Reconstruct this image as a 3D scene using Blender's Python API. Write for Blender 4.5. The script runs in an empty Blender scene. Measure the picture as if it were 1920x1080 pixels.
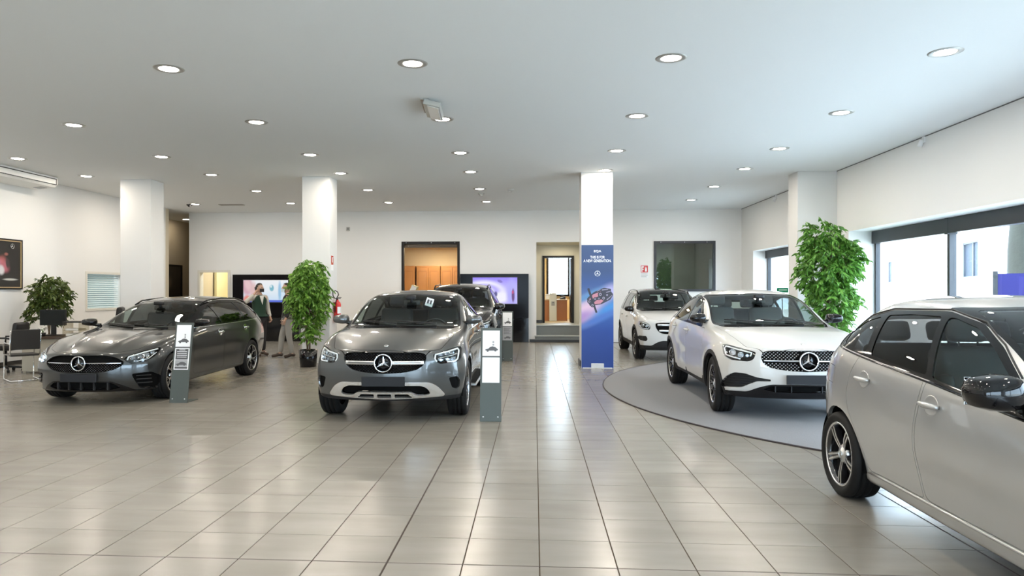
import bpy, bmesh, math, random
from math import sin, cos, pi, radians as R, sqrt, hypot
from mathutils import Vector, Matrix
from mathutils.bvhtree import BVHTree
from mathutils.interpolate import poly_3d_calc
from bpy_extras import object_utils

C = bpy.context.scene.collection
SC = bpy.context.scene

# ---------------------------------------------------------------- camera
cam = bpy.data.objects.new('camera', bpy.data.cameras.new('camera'))
C.objects.link(cam)
cam.location = (0, 0, 1.59)
cam.rotation_euler = (R(90), 0, math.atan(91 / 1350))
cam.data.sensor_width = 36
cam.data.lens = 1350 * 36 / 1920
cam.data.shift_x = 49 / 1920
cam.data.shift_y = 6 / 1920
cam.data.clip_start = 0.05
SC.camera = cam

# ---------------------------------------------------------------- light and exposure
SC.view_settings.view_transform = 'Standard'
SC.view_settings.look = 'None'
SC.view_settings.gamma = 1
SC.view_settings.use_curve_mapping = False
SC.view_settings.exposure = 0.25

w = bpy.data.worlds.new('sky')
SC.world = w
w.use_nodes = True
nt = w.node_tree
bg = nt.nodes['Background']
bg.inputs[0].default_value = (0.62, 0.81, 1.0, 1)
bg.inputs[1].default_value = 12.0

sun = bpy.data.objects.new('sun', bpy.data.lights.new('sun', 'SUN'))
C.objects.link(sun)
sun.data.energy = 16.0
sun.data.angle = R(0.6)
sun.data.color = (1, 0.95, 0.86)
sun.rotation_euler = Vector((0.72, -0.22, -0.62)).to_track_quat('-Z', 'Y').to_euler()

DOWNLIGHT_W = 22.0       # watts of each recessed ceiling lamp
DISC_GLOW = 40.0         # radiance of the lamp glass

SC.cycles.max_bounces = 8
SC.cycles.diffuse_bounces = 5
SC.cycles.glossy_bounces = 4
SC.cycles.transmission_bounces = 6
SC.cycles.transparent_max_bounces = 16
SC.cycles.caustics_reflective = False
SC.cycles.caustics_refractive = False
SC.cycles.sample_clamp_indirect = 6.0

# ---------------------------------------------------------------- materials
MATS = {}
def pbr(name, col, rough=0.5, metal=0.0, coat=0.0, coat_rough=0.03, emit=None, estr=0.0, spec=0.5, back=None, noise=None, flake=0.0, bump=None):
    """A principled material; noise=(scale, amount) varies the colour, bump=(scale, strength) roughens the relief,
    back gives panels another (trim) colour on their inner side."""
    if name in MATS: return MATS[name]
    m = bpy.data.materials.new(name); m.use_nodes = True
    n = m.node_tree.nodes; l = m.node_tree.links
    b = n['Principled BSDF']
    b.inputs['Base Color'].default_value = (*col, 1)
    b.inputs['Roughness'].default_value = rough
    b.inputs['Metallic'].default_value = metal
    b.inputs['Coat Weight'].default_value = coat
    b.inputs['Coat Roughness'].default_value = coat_rough
    b.inputs['Specular IOR Level'].default_value = spec
    if emit:
        b.inputs['Emission Color'].default_value = (*emit, 1)
        b.inputs['Emission Strength'].default_value = estr
    if noise or bump or flake:
        tc = n.new('ShaderNodeTexCoord')
    if noise:
        t = n.new('ShaderNodeTexNoise'); t.inputs['Scale'].default_value = noise[0]; t.inputs['Detail'].default_value = 5
        l.new(tc.outputs['Object'], t.inputs['Vector'])
        mr = n.new('ShaderNodeMapRange'); mr.inputs[3].default_value = 1 - noise[1]; mr.inputs[4].default_value = 1 + noise[1]
        l.new(t.outputs['Fac'], mr.inputs[0])
        mx = n.new('ShaderNodeVectorMath'); mx.operation = 'SCALE'; mx.inputs[0].default_value = col
        l.new(mr.outputs[0], mx.inputs['Scale']); l.new(mx.outputs[0], b.inputs['Base Color'])
    if flake:
        t = n.new('ShaderNodeTexNoise'); t.inputs['Scale'].default_value = 260; t.inputs['Detail'].default_value = 1
        l.new(tc.outputs['Object'], t.inputs['Vector'])
        bp = n.new('ShaderNodeBump'); bp.inputs['Strength'].default_value = flake; bp.inputs['Distance'].default_value = 0.002
        l.new(t.outputs['Fac'], bp.inputs['Height']); l.new(bp.outputs[0], b.inputs['Normal'])
    if bump:
        t = n.new('ShaderNodeTexNoise'); t.inputs['Scale'].default_value = bump[0]; t.inputs['Detail'].default_value = 4
        l.new(tc.outputs['Object'], t.inputs['Vector'])
        bp = n.new('ShaderNodeBump'); bp.inputs['Strength'].default_value = bump[1]; bp.inputs['Distance'].default_value = 0.01
        l.new(t.outputs['Fac'], bp.inputs['Height']); l.new(bp.outputs[0], b.inputs['Normal'])
    if back:
        d = n.new('ShaderNodeBsdfDiffuse'); d.inputs[0].default_value = (*back, 1)
        g = n.new('ShaderNodeNewGeometry'); ms = n.new('ShaderNodeMixShader')
        out = n['Material Output']
        l.new(g.outputs['Backfacing'], ms.inputs[0]); l.new(b.outputs[0], ms.inputs[1]); l.new(d.outputs[0], ms.inputs[2])
        l.new(ms.outputs[0], out.inputs[0])
    MATS[name] = m
    return m

def glass(name, tint=(0.8, 0.85, 0.83), rough=0.0, refl=1.0, ior=1.5):
    """Thin pane: tinted see-through mixed with a mirror coat by Fresnel."""
    if name in MATS: return MATS[name]
    m = bpy.data.materials.new(name); m.use_nodes = True
    n = m.node_tree.nodes; l = m.node_tree.links
    n.remove(n['Principled BSDF'])
    t = n.new('ShaderNodeBsdfTransparent'); t.inputs[0].default_value = (*tint, 1)
    g = n.new('ShaderNodeBsdfGlossy'); g.inputs[0].default_value = (refl, refl, refl, 1); g.inputs['Roughness'].default_value = rough
    geo = n.new('ShaderNodeNewGeometry')
    dt = n.new('ShaderNodeVectorMath'); dt.operation = 'DOT_PRODUCT'
    l.new(geo.outputs['Normal'], dt.inputs[0]); l.new(geo.outputs['Incoming'], dt.inputs[1])
    def mth(op, a, b=None):
        q = n.new('ShaderNodeMath'); q.operation = op
        for i, v in enumerate((a, b)):
            if v is None: continue
            if isinstance(v, (int, float)): q.inputs[i].default_value = v
            else: l.new(v, q.inputs[i])
        return q.outputs[0]
    f0 = ((ior - 1) / (ior + 1)) ** 2
    k = mth('POWER', mth('SUBTRACT', 1.0, mth('ABSOLUTE', dt.outputs['Value'])), 5.0)
    fr = mth('ADD', mth('MULTIPLY', k, 1 - f0), f0)
    ms = n.new('ShaderNodeMixShader')
    l.new(fr, ms.inputs[0]); l.new(t.outputs[0], ms.inputs[1]); l.new(g.outputs[0], ms.inputs[2])
    l.new(ms.outputs[0], n['Material Output'].inputs[0])
    MATS[name] = m
    return m

def emis(name, col, s):
    if name in MATS: return MATS[name]
    m = bpy.data.materials.new(name); m.use_nodes = True
    n = m.node_tree.nodes; n.remove(n['Principled BSDF'])
    e = n.new('ShaderNodeEmission'); e.inputs[0].default_value = (*col, 1); e.inputs[1].default_value = s
    m.node_tree.links.new(e.outputs[0], n['Material Output'].inputs[0])
    MATS[name] = m
    return m

# ---------------------------------------------------------------- objects
def thing(name, label, cat, loc=(0, 0, 0), rz=0.0, group=None):
    o = bpy.data.objects.new(name, None); C.objects.link(o)
    o.location = loc; o.rotation_euler = (0, 0, rz); o.empty_display_size = 0.2
    o['label'] = label; o['category'] = cat
    if group: o['group'] = group
    return o

def tag(o, label, cat, group=None):
    o['label'] = label; o['category'] = cat
    if group: o['group'] = group
    return o

def struct(o):
    o['kind'] = 'structure'
    return o

def link_mesh(name, me, mat, parent=None, smooth=False):
    o = bpy.data.objects.new(name, me); C.objects.link(o)
    if mat is not None:
        for m in (mat if isinstance(mat, (list, tuple)) else [mat]): me.materials.append(m)
    if parent is not None: o.parent = parent
    if smooth:
        me.polygons.foreach_set('use_smooth', [True] * len(me.polygons))
    return o

class MB:
    """collects shapes into one bmesh"""
    def __init__(s): s.bm = bmesh.new(); s.mi = 0
    def face(s, vs):
        try:
            f = s.bm.faces.new(vs); f.material_index = s.mi; return f
        except ValueError: return None
    def v(s, p): return s.bm.verts.new(p)
    def box(s, a, b, bev=0.0):
        """box between corners a and b, edges bevelled by bev"""
        x0, y0, z0 = (min(a[i], b[i]) for i in range(3)); x1, y1, z1 = (max(a[i], b[i]) for i in range(3))
        t = bmesh.new()
        bmesh.ops.create_cube(t, size=1)
        for v in t.verts:
            v.co = Vector(((x0 + x1) / 2 + v.co.x * (x1 - x0), (y0 + y1) / 2 + v.co.y * (y1 - y0), (z0 + z1) / 2 + v.co.z * (z1 - z0)))
        if bev: bmesh.ops.bevel(t, geom=t.edges[:], offset=bev, segments=2, affect='EDGES', profile=0.5)
        s.merge(t); return s
    def merge(s, t, M=None):
        vm = {}
        for v in t.verts: vm[v] = s.bm.verts.new(M @ v.co if M else v.co)
        for f in t.faces:
            try:
                g = s.bm.faces.new([vm[v] for v in f.verts]); g.material_index = s.mi; g.smooth = f.smooth
            except ValueError: pass
        t.free(); return s
    def xbox(s, M, a, b, bev=0.0):
        t = MB(); t.box(a, b, bev); return s.merge(t.bm, M)
    def tube(s, pts, r, seg=8, cap=True):
        pts = [Vector(p) for p in pts]; rings = []
        up = Vector((0, 0, 1)); n0 = None
        for i, p in enumerate(pts):
            d = (pts[min(i + 1, len(pts) - 1)] - pts[max(i - 1, 0)]).normalized()
            if n0 is None:
                a = up if abs(d.z) < 0.95 else Vector((1, 0, 0)); n0 = d.cross(a).normalized()
            else:
                n0 = (n0 - d * n0.dot(d)).normalized()
            bb = d.cross(n0); rr = r[i] if isinstance(r, (list, tuple)) else r
            rings.append([s.v(p + (n0 * cos(2 * pi * k / seg) + bb * sin(2 * pi * k / seg)) * rr) for k in range(seg)])
        for q in range(len(rings) - 1):
            for k in range(seg):
                f = s.face([rings[q][k], rings[q][(k + 1) % seg], rings[q + 1][(k + 1) % seg], rings[q + 1][k]])
                if f: f.smooth = True
        if cap: s.face(rings[0][::-1]); s.face(rings[-1])
        return s
    def lathe(s, prof, seg=24, M=None, closed=False):
        """profile [(r, z)] turned about z"""
        M = M or Matrix(); rings = []
        for r, z in prof:
            rings.append([s.v(M @ Vector((r * cos(2 * pi * k / seg), r * sin(2 * pi * k / seg), z))) for k in range(seg)] if r > 1e-6 else [s.v(M @ Vector((0, 0, z)))])
        pr = list(zip(rings, rings[1:])) + ([(rings[-1], rings[0])] if closed else [])
        for a, b in pr:
            for k in range(seg):
                k2 = (k + 1) % seg
                if len(a) == 1 and len(b) == 1: continue
                vs = [a[0], b[k2], b[k]] if len(a) == 1 else ([a[k], a[k2], b[0]] if len(b) == 1 else [a[k], a[k2], b[k2], b[k]])
                f = s.face(vs)
                if f: f.smooth = True
        return s
    def prism(s, poly, M, depth):
        """2D outline poly in the x-y plane of M, thickened by depth along M's z"""
        a = [s.v(M @ Vector((x, y, 0))) for x, y in poly]; b = [s.v(M @ Vector((x, y, depth))) for x, y in poly]
        s.face(a[::-1]); s.face(b)
        for i in range(len(a)):
            j = (i + 1) % len(a); s.face([a[i], a[j], b[j], b[i]])
        return s
    def disc(s, c, r, seg=24, M=None):
        M = M or Matrix()
        s.face([s.v(M @ (Vector(c) + Vector((r * cos(2 * pi * k / seg), r * sin(2 * pi * k / seg), 0)))) for k in range(seg)]); return s
    def build(s, name, mat, parent=None, smooth=False, rec=True):
        if rec: bmesh.ops.recalc_face_normals(s.bm, faces=s.bm.faces[:])
        me = bpy.data.meshes.new(name); s.bm.to_mesh(me); s.bm.free()
        return link_mesh(name, me, mat, parent, smooth)

def bx(name, a, b, mat, parent=None, bev=0.0):
    return MB().box(a, b, bev).build(name, mat, parent)

def copy_tree(o, parent=None):
    c = o.copy(); C.objects.link(c)
    if parent is not None: c.parent = parent
    for ch in list(o.children): copy_tree(ch, c)
    return c

def T(x, y, z): return Matrix.Translation((x, y, z))
def RX(a): return Matrix.Rotation(a, 4, 'X')
def RY(a): return Matrix.Rotation(a, 4, 'Y')
def RZ(a): return Matrix.Rotation(a, 4, 'Z')

def rnd(poly, r, n=4):
    """round the corners of a 2D outline"""
    out = []; N = len(poly)
    for i in range(N):
        p = Vector(poly[i]); a = Vector(poly[i - 1]); b = Vector(poly[(i + 1) % N])
        rr = r[i] if isinstance(r, (list, tuple)) else r
        da = (a - p); db = (b - p)
        t = min(rr, da.length * 0.45, db.length * 0.45)
        if t < 1e-4: out.append(tuple(p)); continue
        s0 = p + da.normalized() * t; s1 = p + db.normalized() * t
        for k in range(n + 1):
            u = k / n; out.append(tuple(s0 * (1 - u) ** 2 + p * 2 * u * (1 - u) + s1 * u * u))
    return out

def offset_poly(poly, d):
    """move a closed outline inwards by d (d < 0: outwards)"""
    N = len(poly); A = sum(poly[i][0] * poly[(i + 1) % N][1] - poly[(i + 1) % N][0] * poly[i][1] for i in range(N))
    sg = 1 if A > 0 else -1; out = []
    for i in range(N):
        p = Vector(poly[i]); a = Vector(poly[i - 1]); b = Vector(poly[(i + 1) % N])
        e0 = (p - a); e1 = (b - p)
        if e0.length < 1e-7: e0 = e1
        if e1.length < 1e-7: e1 = e0
        n0 = Vector((-e0.y, e0.x)).normalized() * sg; n1 = Vector((-e1.y, e1.x)).normalized() * sg
        m = (n0 + n1); m = m.normalized() if m.length > 1e-6 else n0
        k = max(0.4, m.dot(n0)); out.append(tuple(p + m * d / k))
    return out
# ---------------------------------------------------------------- shared materials
white_wall = pbr('white plaster', (0.80, 0.79, 0.77), 0.75, noise=(1.2, 0.015))
ceil_mat = pbr('ceiling paint', (0.82, 0.83, 0.83), 0.85)
dark_skirt = pbr('dark skirting', (0.02, 0.017, 0.015), 0.35)
black_frame = pbr('black frame', (0.013, 0.011, 0.010), 0.45, spec=0.25)
anthracite = pbr('anthracite aluminium', (0.045, 0.048, 0.055), 0.4, 0.3)
black_gloss = pbr('black gloss', (0.006, 0.006, 0.007), 0.06, spec=0.4)
black_plastic = pbr('black plastic', (0.014, 0.014, 0.015), 0.45, spec=0.35)
dark_plastic = pbr('dark textured plastic', (0.018, 0.018, 0.019), 0.6, spec=0.3)
wall_gloss = pbr('video wall black', (0.006, 0.005, 0.006), 0.14, spec=0.08)
black_void = pbr('black void', (0.004, 0.004, 0.004), 0.9, spec=0.1)
rubber = pbr('rubber', (0.010, 0.010, 0.010), 0.7, spec=0.25, bump=(60, 0.1))
chrome = pbr('chrome', (0.82, 0.83, 0.85), 0.08, 1.0)
silver = pbr('brushed silver', (0.62, 0.63, 0.64), 0.28, 1.0)
bright_alloy = pbr('machined alloy', (0.72, 0.72, 0.73), 0.22, 1.0)
dark_alloy = pbr('black alloy', (0.015, 0.015, 0.017), 0.2, coat=0.8)
grey_alloy = pbr('grey alloy', (0.30, 0.30, 0.31), 0.3, 0.9)
seat_dark = pbr('dark upholstery', (0.025, 0.025, 0.027), 0.6)
seat_grey = pbr('grey upholstery', (0.10, 0.10, 0.10), 0.6)
cabin_dark = pbr('cabin trim', (0.03, 0.032, 0.034), 0.7)
ws_glass = glass('windscreen glass', (0.72, 0.80, 0.77))
side_glass = glass('clear side glass', (0.62, 0.72, 0.69))
dark_glass = glass('privacy glass', (0.16, 0.17, 0.17))
pane_glass = glass('window pane', (0.97, 0.98, 0.98), refl=0.6, ior=1.3)
lens_glass = glass('lamp lens', (0.92, 0.94, 0.95))
drl_white = pbr('light guide white', (0.85, 0.87, 0.88), 0.25, coat=0.5)
red_lens = pbr('red lamp lens', (0.35, 0.006, 0.01), 0.1, coat=1.0)
plate_grey = pbr('plate cover grey', (0.020, 0.021, 0.024), 0.6, spec=0.25)
print_white = pbr('print white', (0.86, 0.86, 0.86), 0.45)
print_dark = pbr('print dark', (0.09, 0.09, 0.095), 0.5)
print_mid = pbr('print grey', (0.35, 0.35, 0.36), 0.5)
# ---------------------------------------------------------------- room shell
H = 4.12                          # ceiling height
XL, XR, YB, YF = -11.25, 6.35, 22.6, -7.0
X0T, Y0T, PX, PY = 0.03, 4.17, 0.4465, 0.4445      # tile grid

grout = pbr('grout', (0.075, 0.055, 0.038), 0.9, spec=.1)
joint_mat = pbr('expansion joint', (0.035, 0.022, 0.014), 0.7)

def tile_material(name, island):
    m = bpy.data.materials.new(name); m.use_nodes = True
    n = m.node_tree.nodes; l = m.node_tree.links; b = n['Principled BSDF']
    tc = n.new('ShaderNodeNewGeometry')
    mp = n.new('ShaderNodeMapping'); mp.inputs['Scale'].default_value = (0.8, 3.2, 1)
    l.new(tc.outputs['Position'], mp.inputs['Vector'])
    t = n.new('ShaderNodeTexNoise'); t.inputs['Scale'].default_value = 1.6; t.inputs['Detail'].default_value = 3; t.inputs['Roughness'].default_value = 0.5
    l.new(mp.outputs[0], t.inputs['Vector'])
    if island: rnd_out = tc.outputs['Random Per Island']
    else:
        oi = n.new('ShaderNodeObjectInfo'); rnd_out = oi.outputs['Random']
    add = n.new('ShaderNodeMath'); add.operation = 'MULTIPLY_ADD'; add.inputs[1].default_value = 0.30
    l.new(rnd_out, add.inputs[0]); l.new(t.outputs['Fac'], add.inputs[2])
    cr = n.new('ShaderNodeValToRGB')
    cr.color_ramp.elements[0].position = 0.20; cr.color_ramp.elements[0].color = (0.195, 0.180, 0.153, 1)
    cr.color_ramp.elements[1].position = 1.0; cr.color_ramp.elements[1].color = (0.265, 0.248, 0.218, 1)
    l.new(add.outputs[0], cr.inputs[0]); l.new(cr.outputs[0], b.inputs['Base Color'])
    t2 = n.new('ShaderNodeTexNoise'); t2.inputs['Scale'].default_value = 9
    l.new(tc.outputs['Position'], t2.inputs['Vector'])
    mr = n.new('ShaderNodeMapRange'); mr.inputs[3].default_value = 0.21; mr.inputs[4].default_value = 0.28
    l.new(t2.outputs['Fac'], mr.inputs[0]); l.new(mr.outputs[0], b.inputs['Roughness'])
    b.inputs['Specular IOR Level'].default_value = 0.55
    return m
tile_near = tile_material('porcelain tile', False); tile_far = tile_material('porcelain tile field', True)

floor = struct(bx('floor', (-13.2, YF, -0.12), (7.0, 22.95, -0.004), grout))

def joints(u, lines, half, thin):
    return half if any(abs(u - q) < 0.02 for q in lines) else thin
WX = [-0.863, -4.882, 2.709]; WY = [4.17]
def tile_bounds(i, j):
    a, b = X0T + i * PX, X0T + (i + 1) * PX; c, d = Y0T + j * PY, Y0T + (j + 1) * PY
    g, h = 0.0030, 0.0020
    return (a + joints(a, WX, 0.0055, g), b - joints(b, WX, 0.0055, g), c + joints(c, WY, 0.0050, h), d - joints(d, WY, 0.0050, h))
def proj(x, y, z):
    s_, c_ = sin(cam.rotation_euler.z), cos(cam.rotation_euler.z)
    zc = y * c_ - x * s_
    return (911 + 1350 * (x * c_ + y * s_) / zc, 546 - 1350 * (z - 1.59) / zc, zc)
cand = []
for i in range(-32, 15):
    for j in range(-26, 42):
        a, b, c, d = tile_bounds(i, j)
        if a < XL - 1.8 or b > XR + 0.3 or c < YF or d > YB + 0.1: continue
        cx, cy = (a + b) / 2, (c + d) / 2
        near = False
        if cy > 2.5:
            u, v, zc = proj(cx, cy, 0)
            near = -80 < u < 2000 and v < 1140
        cand.append((zc if near else 99, i, j, near))
cand.sort()
shown = {}
far = MB()
count = 0
for zc, i, j, near in cand:
    a, b, c, d = tile_bounds(i, j)
    t = MB() if (near and count < 290) else far
    e = 0.0012
    vs = [(a, c, -0.004), (b, c, -0.004), (b, d, -0.004), (a, d, -0.004), (a, c, -e), (b, c, -e), (b, d, -e), (a, d, -e),
          (a + e, c + e, 0), (b - e, c + e, 0), (b - e, d - e, 0), (a + e, d - e, 0)]
    if t is far:
        V = [t.v(p) for p in vs]
    else:
        cx, cy = (a + b) / 2, (c + d) / 2
        V = [t.v((p[0] - cx, p[1] - cy, p[2])) for p in vs]
    for k in range(4):
        k2 = (k + 1) % 4
        t.face([V[k], V[k2], V[4 + k2], V[4 + k]]); t.face([V[4 + k], V[4 + k2], V[8 + k2], V[8 + k]])
    t.face(V[8:12])
    if t is not far:
        key = (round(b - a, 4), round(d - c, 4))
        if key not in shown:
            me = bpy.data.meshes.new('tile'); t.bm.to_mesh(me); me.materials.append(tile_near); shown[key] = me
        t.bm.free()
        o = bpy.data.objects.new('tile', shown[key]); C.objects.link(o); o.parent = floor; o.location = (cx, cy, 0)
        count += 1
fo = far.build('far_tile', tile_far, floor, rec=False); fo['kind'] = 'stuff'
j_ = MB()
for q in WX: j_.box((q - 0.0046, YF, -0.004), (q + 0.0046, YB, -0.0008))
j_.box((XL, 4.1654, -0.004), (XR, 4.1746, -0.0008))
j_.build('expansion_joint', joint_mat, floor)

struct(bx('ceiling', (-13.2, YF, H), (7.2, 28, H + 0.25), ceil_mat))

def wall_panel(mb, axis, at, thick, u0, u1, z0, z1, holes):
    """wall in a plane: axis 'y' (constant y=at, spans x) or 'x'; holes = [(u0,u1,z0,z1)] left open"""
    us = sorted({u0, u1, *[h[0] for h in holes], *[h[1] for h in holes]}); zs = sorted({z0, z1, *[h[2] for h in holes], *[h[3] for h in holes]})
    for a, b in zip(us, us[1:]):
        run = None
        for c, d in zip(zs, zs[1:]):
            um, zm = (a + b) / 2, (c + d) / 2
            if any(h[0] < um < h[1] and h[2] < zm < h[3] for h in holes): continue
            if axis == 'y': mb.box((a, at, c), (b, at + thick, d))
            else: mb.box((at, a, c), (at + thick, b, d))
    return mb

# back wall with four openings: small left window, black-framed centre window, doorway, dark right window
back_holes = [(-10.79, -9.85, 0.9, 2.20), (-4.2, -2.35, 1.0, 3.16), (0.06, 1.55, 0.0, 3.13), (3.69, 5.56, 1.58, 3.14)]
struct(wall_panel(MB(), 'y', YB, 0.25, -11.15, 6.75, 0, H, back_holes).build('wall_back', white_wall))
# left wall: office window with blinds
struct(wall_panel(MB(), 'x', XL - 0.2, 0.2, YF, 21.3, 0, H, [(17.42, 18.92, 1.15, 2.03)]).build('wall_left', white_wall))
lw = MB(); lw.box((-12.9, 21.3, 0), (XL - 0.001, 21.5, H)); lw.box((-12.95, 21.5, 0), (-12.8, 28, H)); lw.box((-12.8, 27.8, 0), (-11.0, 28, H)); lw.box((-11.15, YB + 0.25, 0), (-11.0, 27.8, H))
struct(lw.build('wall_corridor', pbr('corridor plaster', (0.55, 0.48, 0.36), 0.8)))
# right wall: far window and the long showroom window
struct(wall_panel(MB(), 'x', XR, 0.62, YF, YB + 0.2, 0, H, [(18.5, 21.42, 0.15, 2.76), (-5.6, 15.05, 0.15, 2.80)]).build('wall_right', white_wall))
# front facade behind the camera: glazed shopfront
struct(wall_panel(MB(), 'y', YF - 0.3, 0.3, -13, 7.0, 0, H, [(-5.1, 0.4, 0.1, 3.1), (0.9, 6.0, 0.1, 3.1)]).build('wall_front', white_wall))

col_mat = pbr('column plaster', (0.70, 0.69, 0.67), 0.7)
def column(name, a, b):
    o = struct(bx(name, (*a, 0), (*b, H), col_mat, bev=0.006))
    return o
column('trim_1', (-9.37, 15.73), (-8.65, 16.3)); column('trim_2', (-5.12, 15.6), (-4.5, 16.19))
column('trim_3', (0.99, 15.42), (1.66, 16.0)); column('trim_4', (5.54, 15.6), (XR, 16.15))

# skirtings
sk = MB()
for a, b in ((-11.15, -9.72), (-7.45, -2.35), (-0.15, 0.04)): sk.box((a, YB - 0.016, 0), (b, YB, 0.085))
struct(sk.build('baseboard_back', dark_skirt))
struct(bx('baseboard_step', (0.0, YB - 0.05, 0), (1.6, YB - 0.0, 0.075), dark_skirt))
light_skirt = pbr('white skirting', (0.75, 0.76, 0.76), 0.5)
struct(bx('baseboard_right', (1.62, YB - 0.016, 0), (XR, YB, 0.085), light_skirt))
struct(bx('baseboard_left', (XL, YF, 0), (XL + 0.016, 21.3, 0.085), dark_skirt))
pl = MB(); pl.box((0.965, 15.395, 0), (0.989, 16.02, 0.12), 0.003); pl.box((0.985, 15.4, 0), (1.02, 15.42, 0.1)); struct(pl.build('baseboard_column', dark_skirt))

# ---- window_1: small white framed opening left of the video wall, lit room behind
wf = pbr('white frame', (0.72, 0.69, 0.62), 0.5)
def frame_y(mb, x0, x1, z0, z1, y0, y1, t):
    mb.box((x0, y0, z0), (x0 + t, y1, z1)); mb.box((x1 - t, y0, z0), (x1, y1, z1)); mb.box((x0 + t, y0, z1 - t), (x1 - t, y1, z1)); mb.box((x0 + t, y0, z0), (x1 - t, y1, z0 + t)); return mb
def frame_x(mb, y0, y1, z0, z1, x0, x1, t):
    mb.box((x0, y0, z0), (x1, y0 + t, z1)); mb.box((x0, y1 - t, z0), (x1, y1, z1)); mb.box((x0, y0 + t, z1 - t), (x1, y1 - t, z1)); mb.box((x0, y0 + t, z0), (x1, y1 - t, z0 + t)); return mb
w1 = struct(frame_y(MB(), -10.86, -9.78, 0.83, 2.27, YB - 0.02, YB + 0.05, 0.075).build('window_1', wf))
bx('pane', (-10.79, YB + 0.02, 0.9), (-9.85, YB + 0.026, 2.2), pane_glass, w1)
cream = pbr('cream room plaster', (0.80, 0.72, 0.50), 0.8)
rm = MB(); rm.box((-12.0 + 0.9, 24.9, 0), (-7.6, 25.05, 3.2)); rm.box((-7.7, YB + 0.25, 0), (-7.6, 24.9, 3.2)); rm.box((-11.0, YB + 0.25, 3.1), (-7.6, 24.9, 3.2)); rm.box((-11.0, YB + 0.25, -0.1), (-7.6, 24.9, 0.0))
struct(rm.build('wall_cream_room', cream))
d1 = struct(bx('door_1', (-10.95, 24.0, 0), (-10.86, 24.88, 2.3), pbr('pale door', (0.72, 0.66, 0.42), 0.5), bev=0.004))
MB().tube([(-10.86, 24.15, 1.0), (-10.80, 24.15, 1.0), (-10.80, 24.27, 1.0)], 0.012).build('door_handle', silver, d1)

# ---- window_2: black framed window into the wood-panelled office
w2 = struct(frame_y(MB(), -4.2, -2.35, 1.0, 3.16, YB - 0.03, YB + 0.12, 0.075).build('window_2', black_frame))
bx('pane', (-4.13, YB + 0.04, 1.07), (-2.42, YB + 0.048, 3.09), pane_glass, w2)
mb = MB(); mb.box((-4.12, YB + 0.055, 2.97), (-2.43, YB + 0.1, 3.085))
mb.build('blind_cassette', pbr('brown cassette', (0.10, 0.06, 0.03), 0.5), w2)
scr = MB()
for q in (-4.05, -3.25, -2.5): scr.lathe([(0.0, 0), (0.012, 0), (0.012, 0.01), (0, 0.01)], 8, T(q, YB - 0.03, 3.122) @ RX(R(90)))
scr.build('screw', silver, w2)
ofc = pbr('office plaster', (0.70, 0.60, 0.42), 0.8)
rm = MB(); rm.box((-5.6, 25.6, 0), (-1.0, 25.75, 3.3)); rm.box((-5.7, YB + 0.25, 0), (-5.6, 25.75, 3.3)); rm.box((-1.1, YB + 0.25, 0), (-1.0, 25.6, 3.3)); rm.box((-5.6, YB + 0.25, 3.2), (-1.0, 25.6, 3.3)); rm.box((-5.6, YB + 0.25, -0.1), (-1.0, 25.6, 0))
struct(rm.build('wall_wood_office', ofc))

# ---- window_3: dark glazed black frame at the right of the back wall
w3 = struct(frame_y(MB(), 3.69, 5.56, 1.58, 3.14, YB - 0.03, YB + 0.12, 0.075).build('window_3', anthracite))
bx('pane', (3.76, YB + 0.02, 1.65), (5.49, YB + 0.03, 3.07), glass('dark window pane', (0.62, 0.70, 0.66), refl=1.0, ior=1.9), w3)
scr = MB()
for q in (3.9, 4.62, 5.3): scr.lathe([(0.0, 0), (0.012, 0), (0.012, 0.01), (0, 0.01)], 8, T(q, YB - 0.03, 3.105) @ RX(R(90)))
scr.build('screw', silver, w3)
dk = pbr('dark backing plaster', (0.20, 0.22, 0.18), 0.9)  # dark backing room added so that the pane reads dark
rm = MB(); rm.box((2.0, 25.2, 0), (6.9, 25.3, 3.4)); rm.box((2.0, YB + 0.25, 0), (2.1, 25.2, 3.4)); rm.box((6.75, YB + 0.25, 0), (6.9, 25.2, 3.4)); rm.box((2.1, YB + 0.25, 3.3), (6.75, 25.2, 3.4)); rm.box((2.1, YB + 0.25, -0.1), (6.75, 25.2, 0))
struct(rm.build('wall_dark_backing', dk))

# ---- doorway with granite steps, vestibule and inner black door frame
granite = pbr('granite', (0.15, 0.155, 0.145), 0.4, noise=(120, 0.6))
st = MB(); st.box((0.02, YB - 0.03, 0.0), (1.6, YB + 0.32, 0.175)); st.box((0.02, YB + 0.29, 0.0), (1.6, 24.3, 0.495))
stp = struct(st.build('floor_step', granite))
tr = MB(); tr.box((0.0, YB - 0.055, 0.175), (1.6, YB + 0.3, 0.205), 0.004); tr.box((0.02, YB + 0.262, 0.495), (1.6, 24.3, 0.525), 0.004)
tr.build('tread', pbr('granite tread', (0.42, 0.43, 0.40), 0.3, noise=(140, 0.4)), stp)
vest = pbr('vestibule plaster', (0.62, 0.60, 0.52), 0.8)
vb = MB(); wall_panel(vb, 'y', 24.3, 0.15, -0.1, 1.9, 0.5, 3.3, [(0.30, 1.29, 0.5, 2.74)])
vb.box((-0.1, YB + 0.25, 0), (0.05, 24.3, 3.3)); vb.box((1.62, YB + 0.25, 0), (1.75, 24.3, 3.3)); vb.box((-0.1, YB + 0.25, 3.14), (1.75, 24.3, 3.3))
struct(vb.build('wall_vestibule', vest))
struct(MB().box((0.06, 24.27, 0.525), (0.26, 24.3, 0.62)).build('baseboard_vestibule', dark_skirt))
d2 = struct(frame_y(MB(), 0.27, 1.32, 0.40, 2.78, 24.24, 24.47, 0.075).build('door_2', black_frame))
bx('door_leaf', (1.22, 24.47, 0.53), (1.27, 25.3, 2.7), black_frame, d2)
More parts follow.
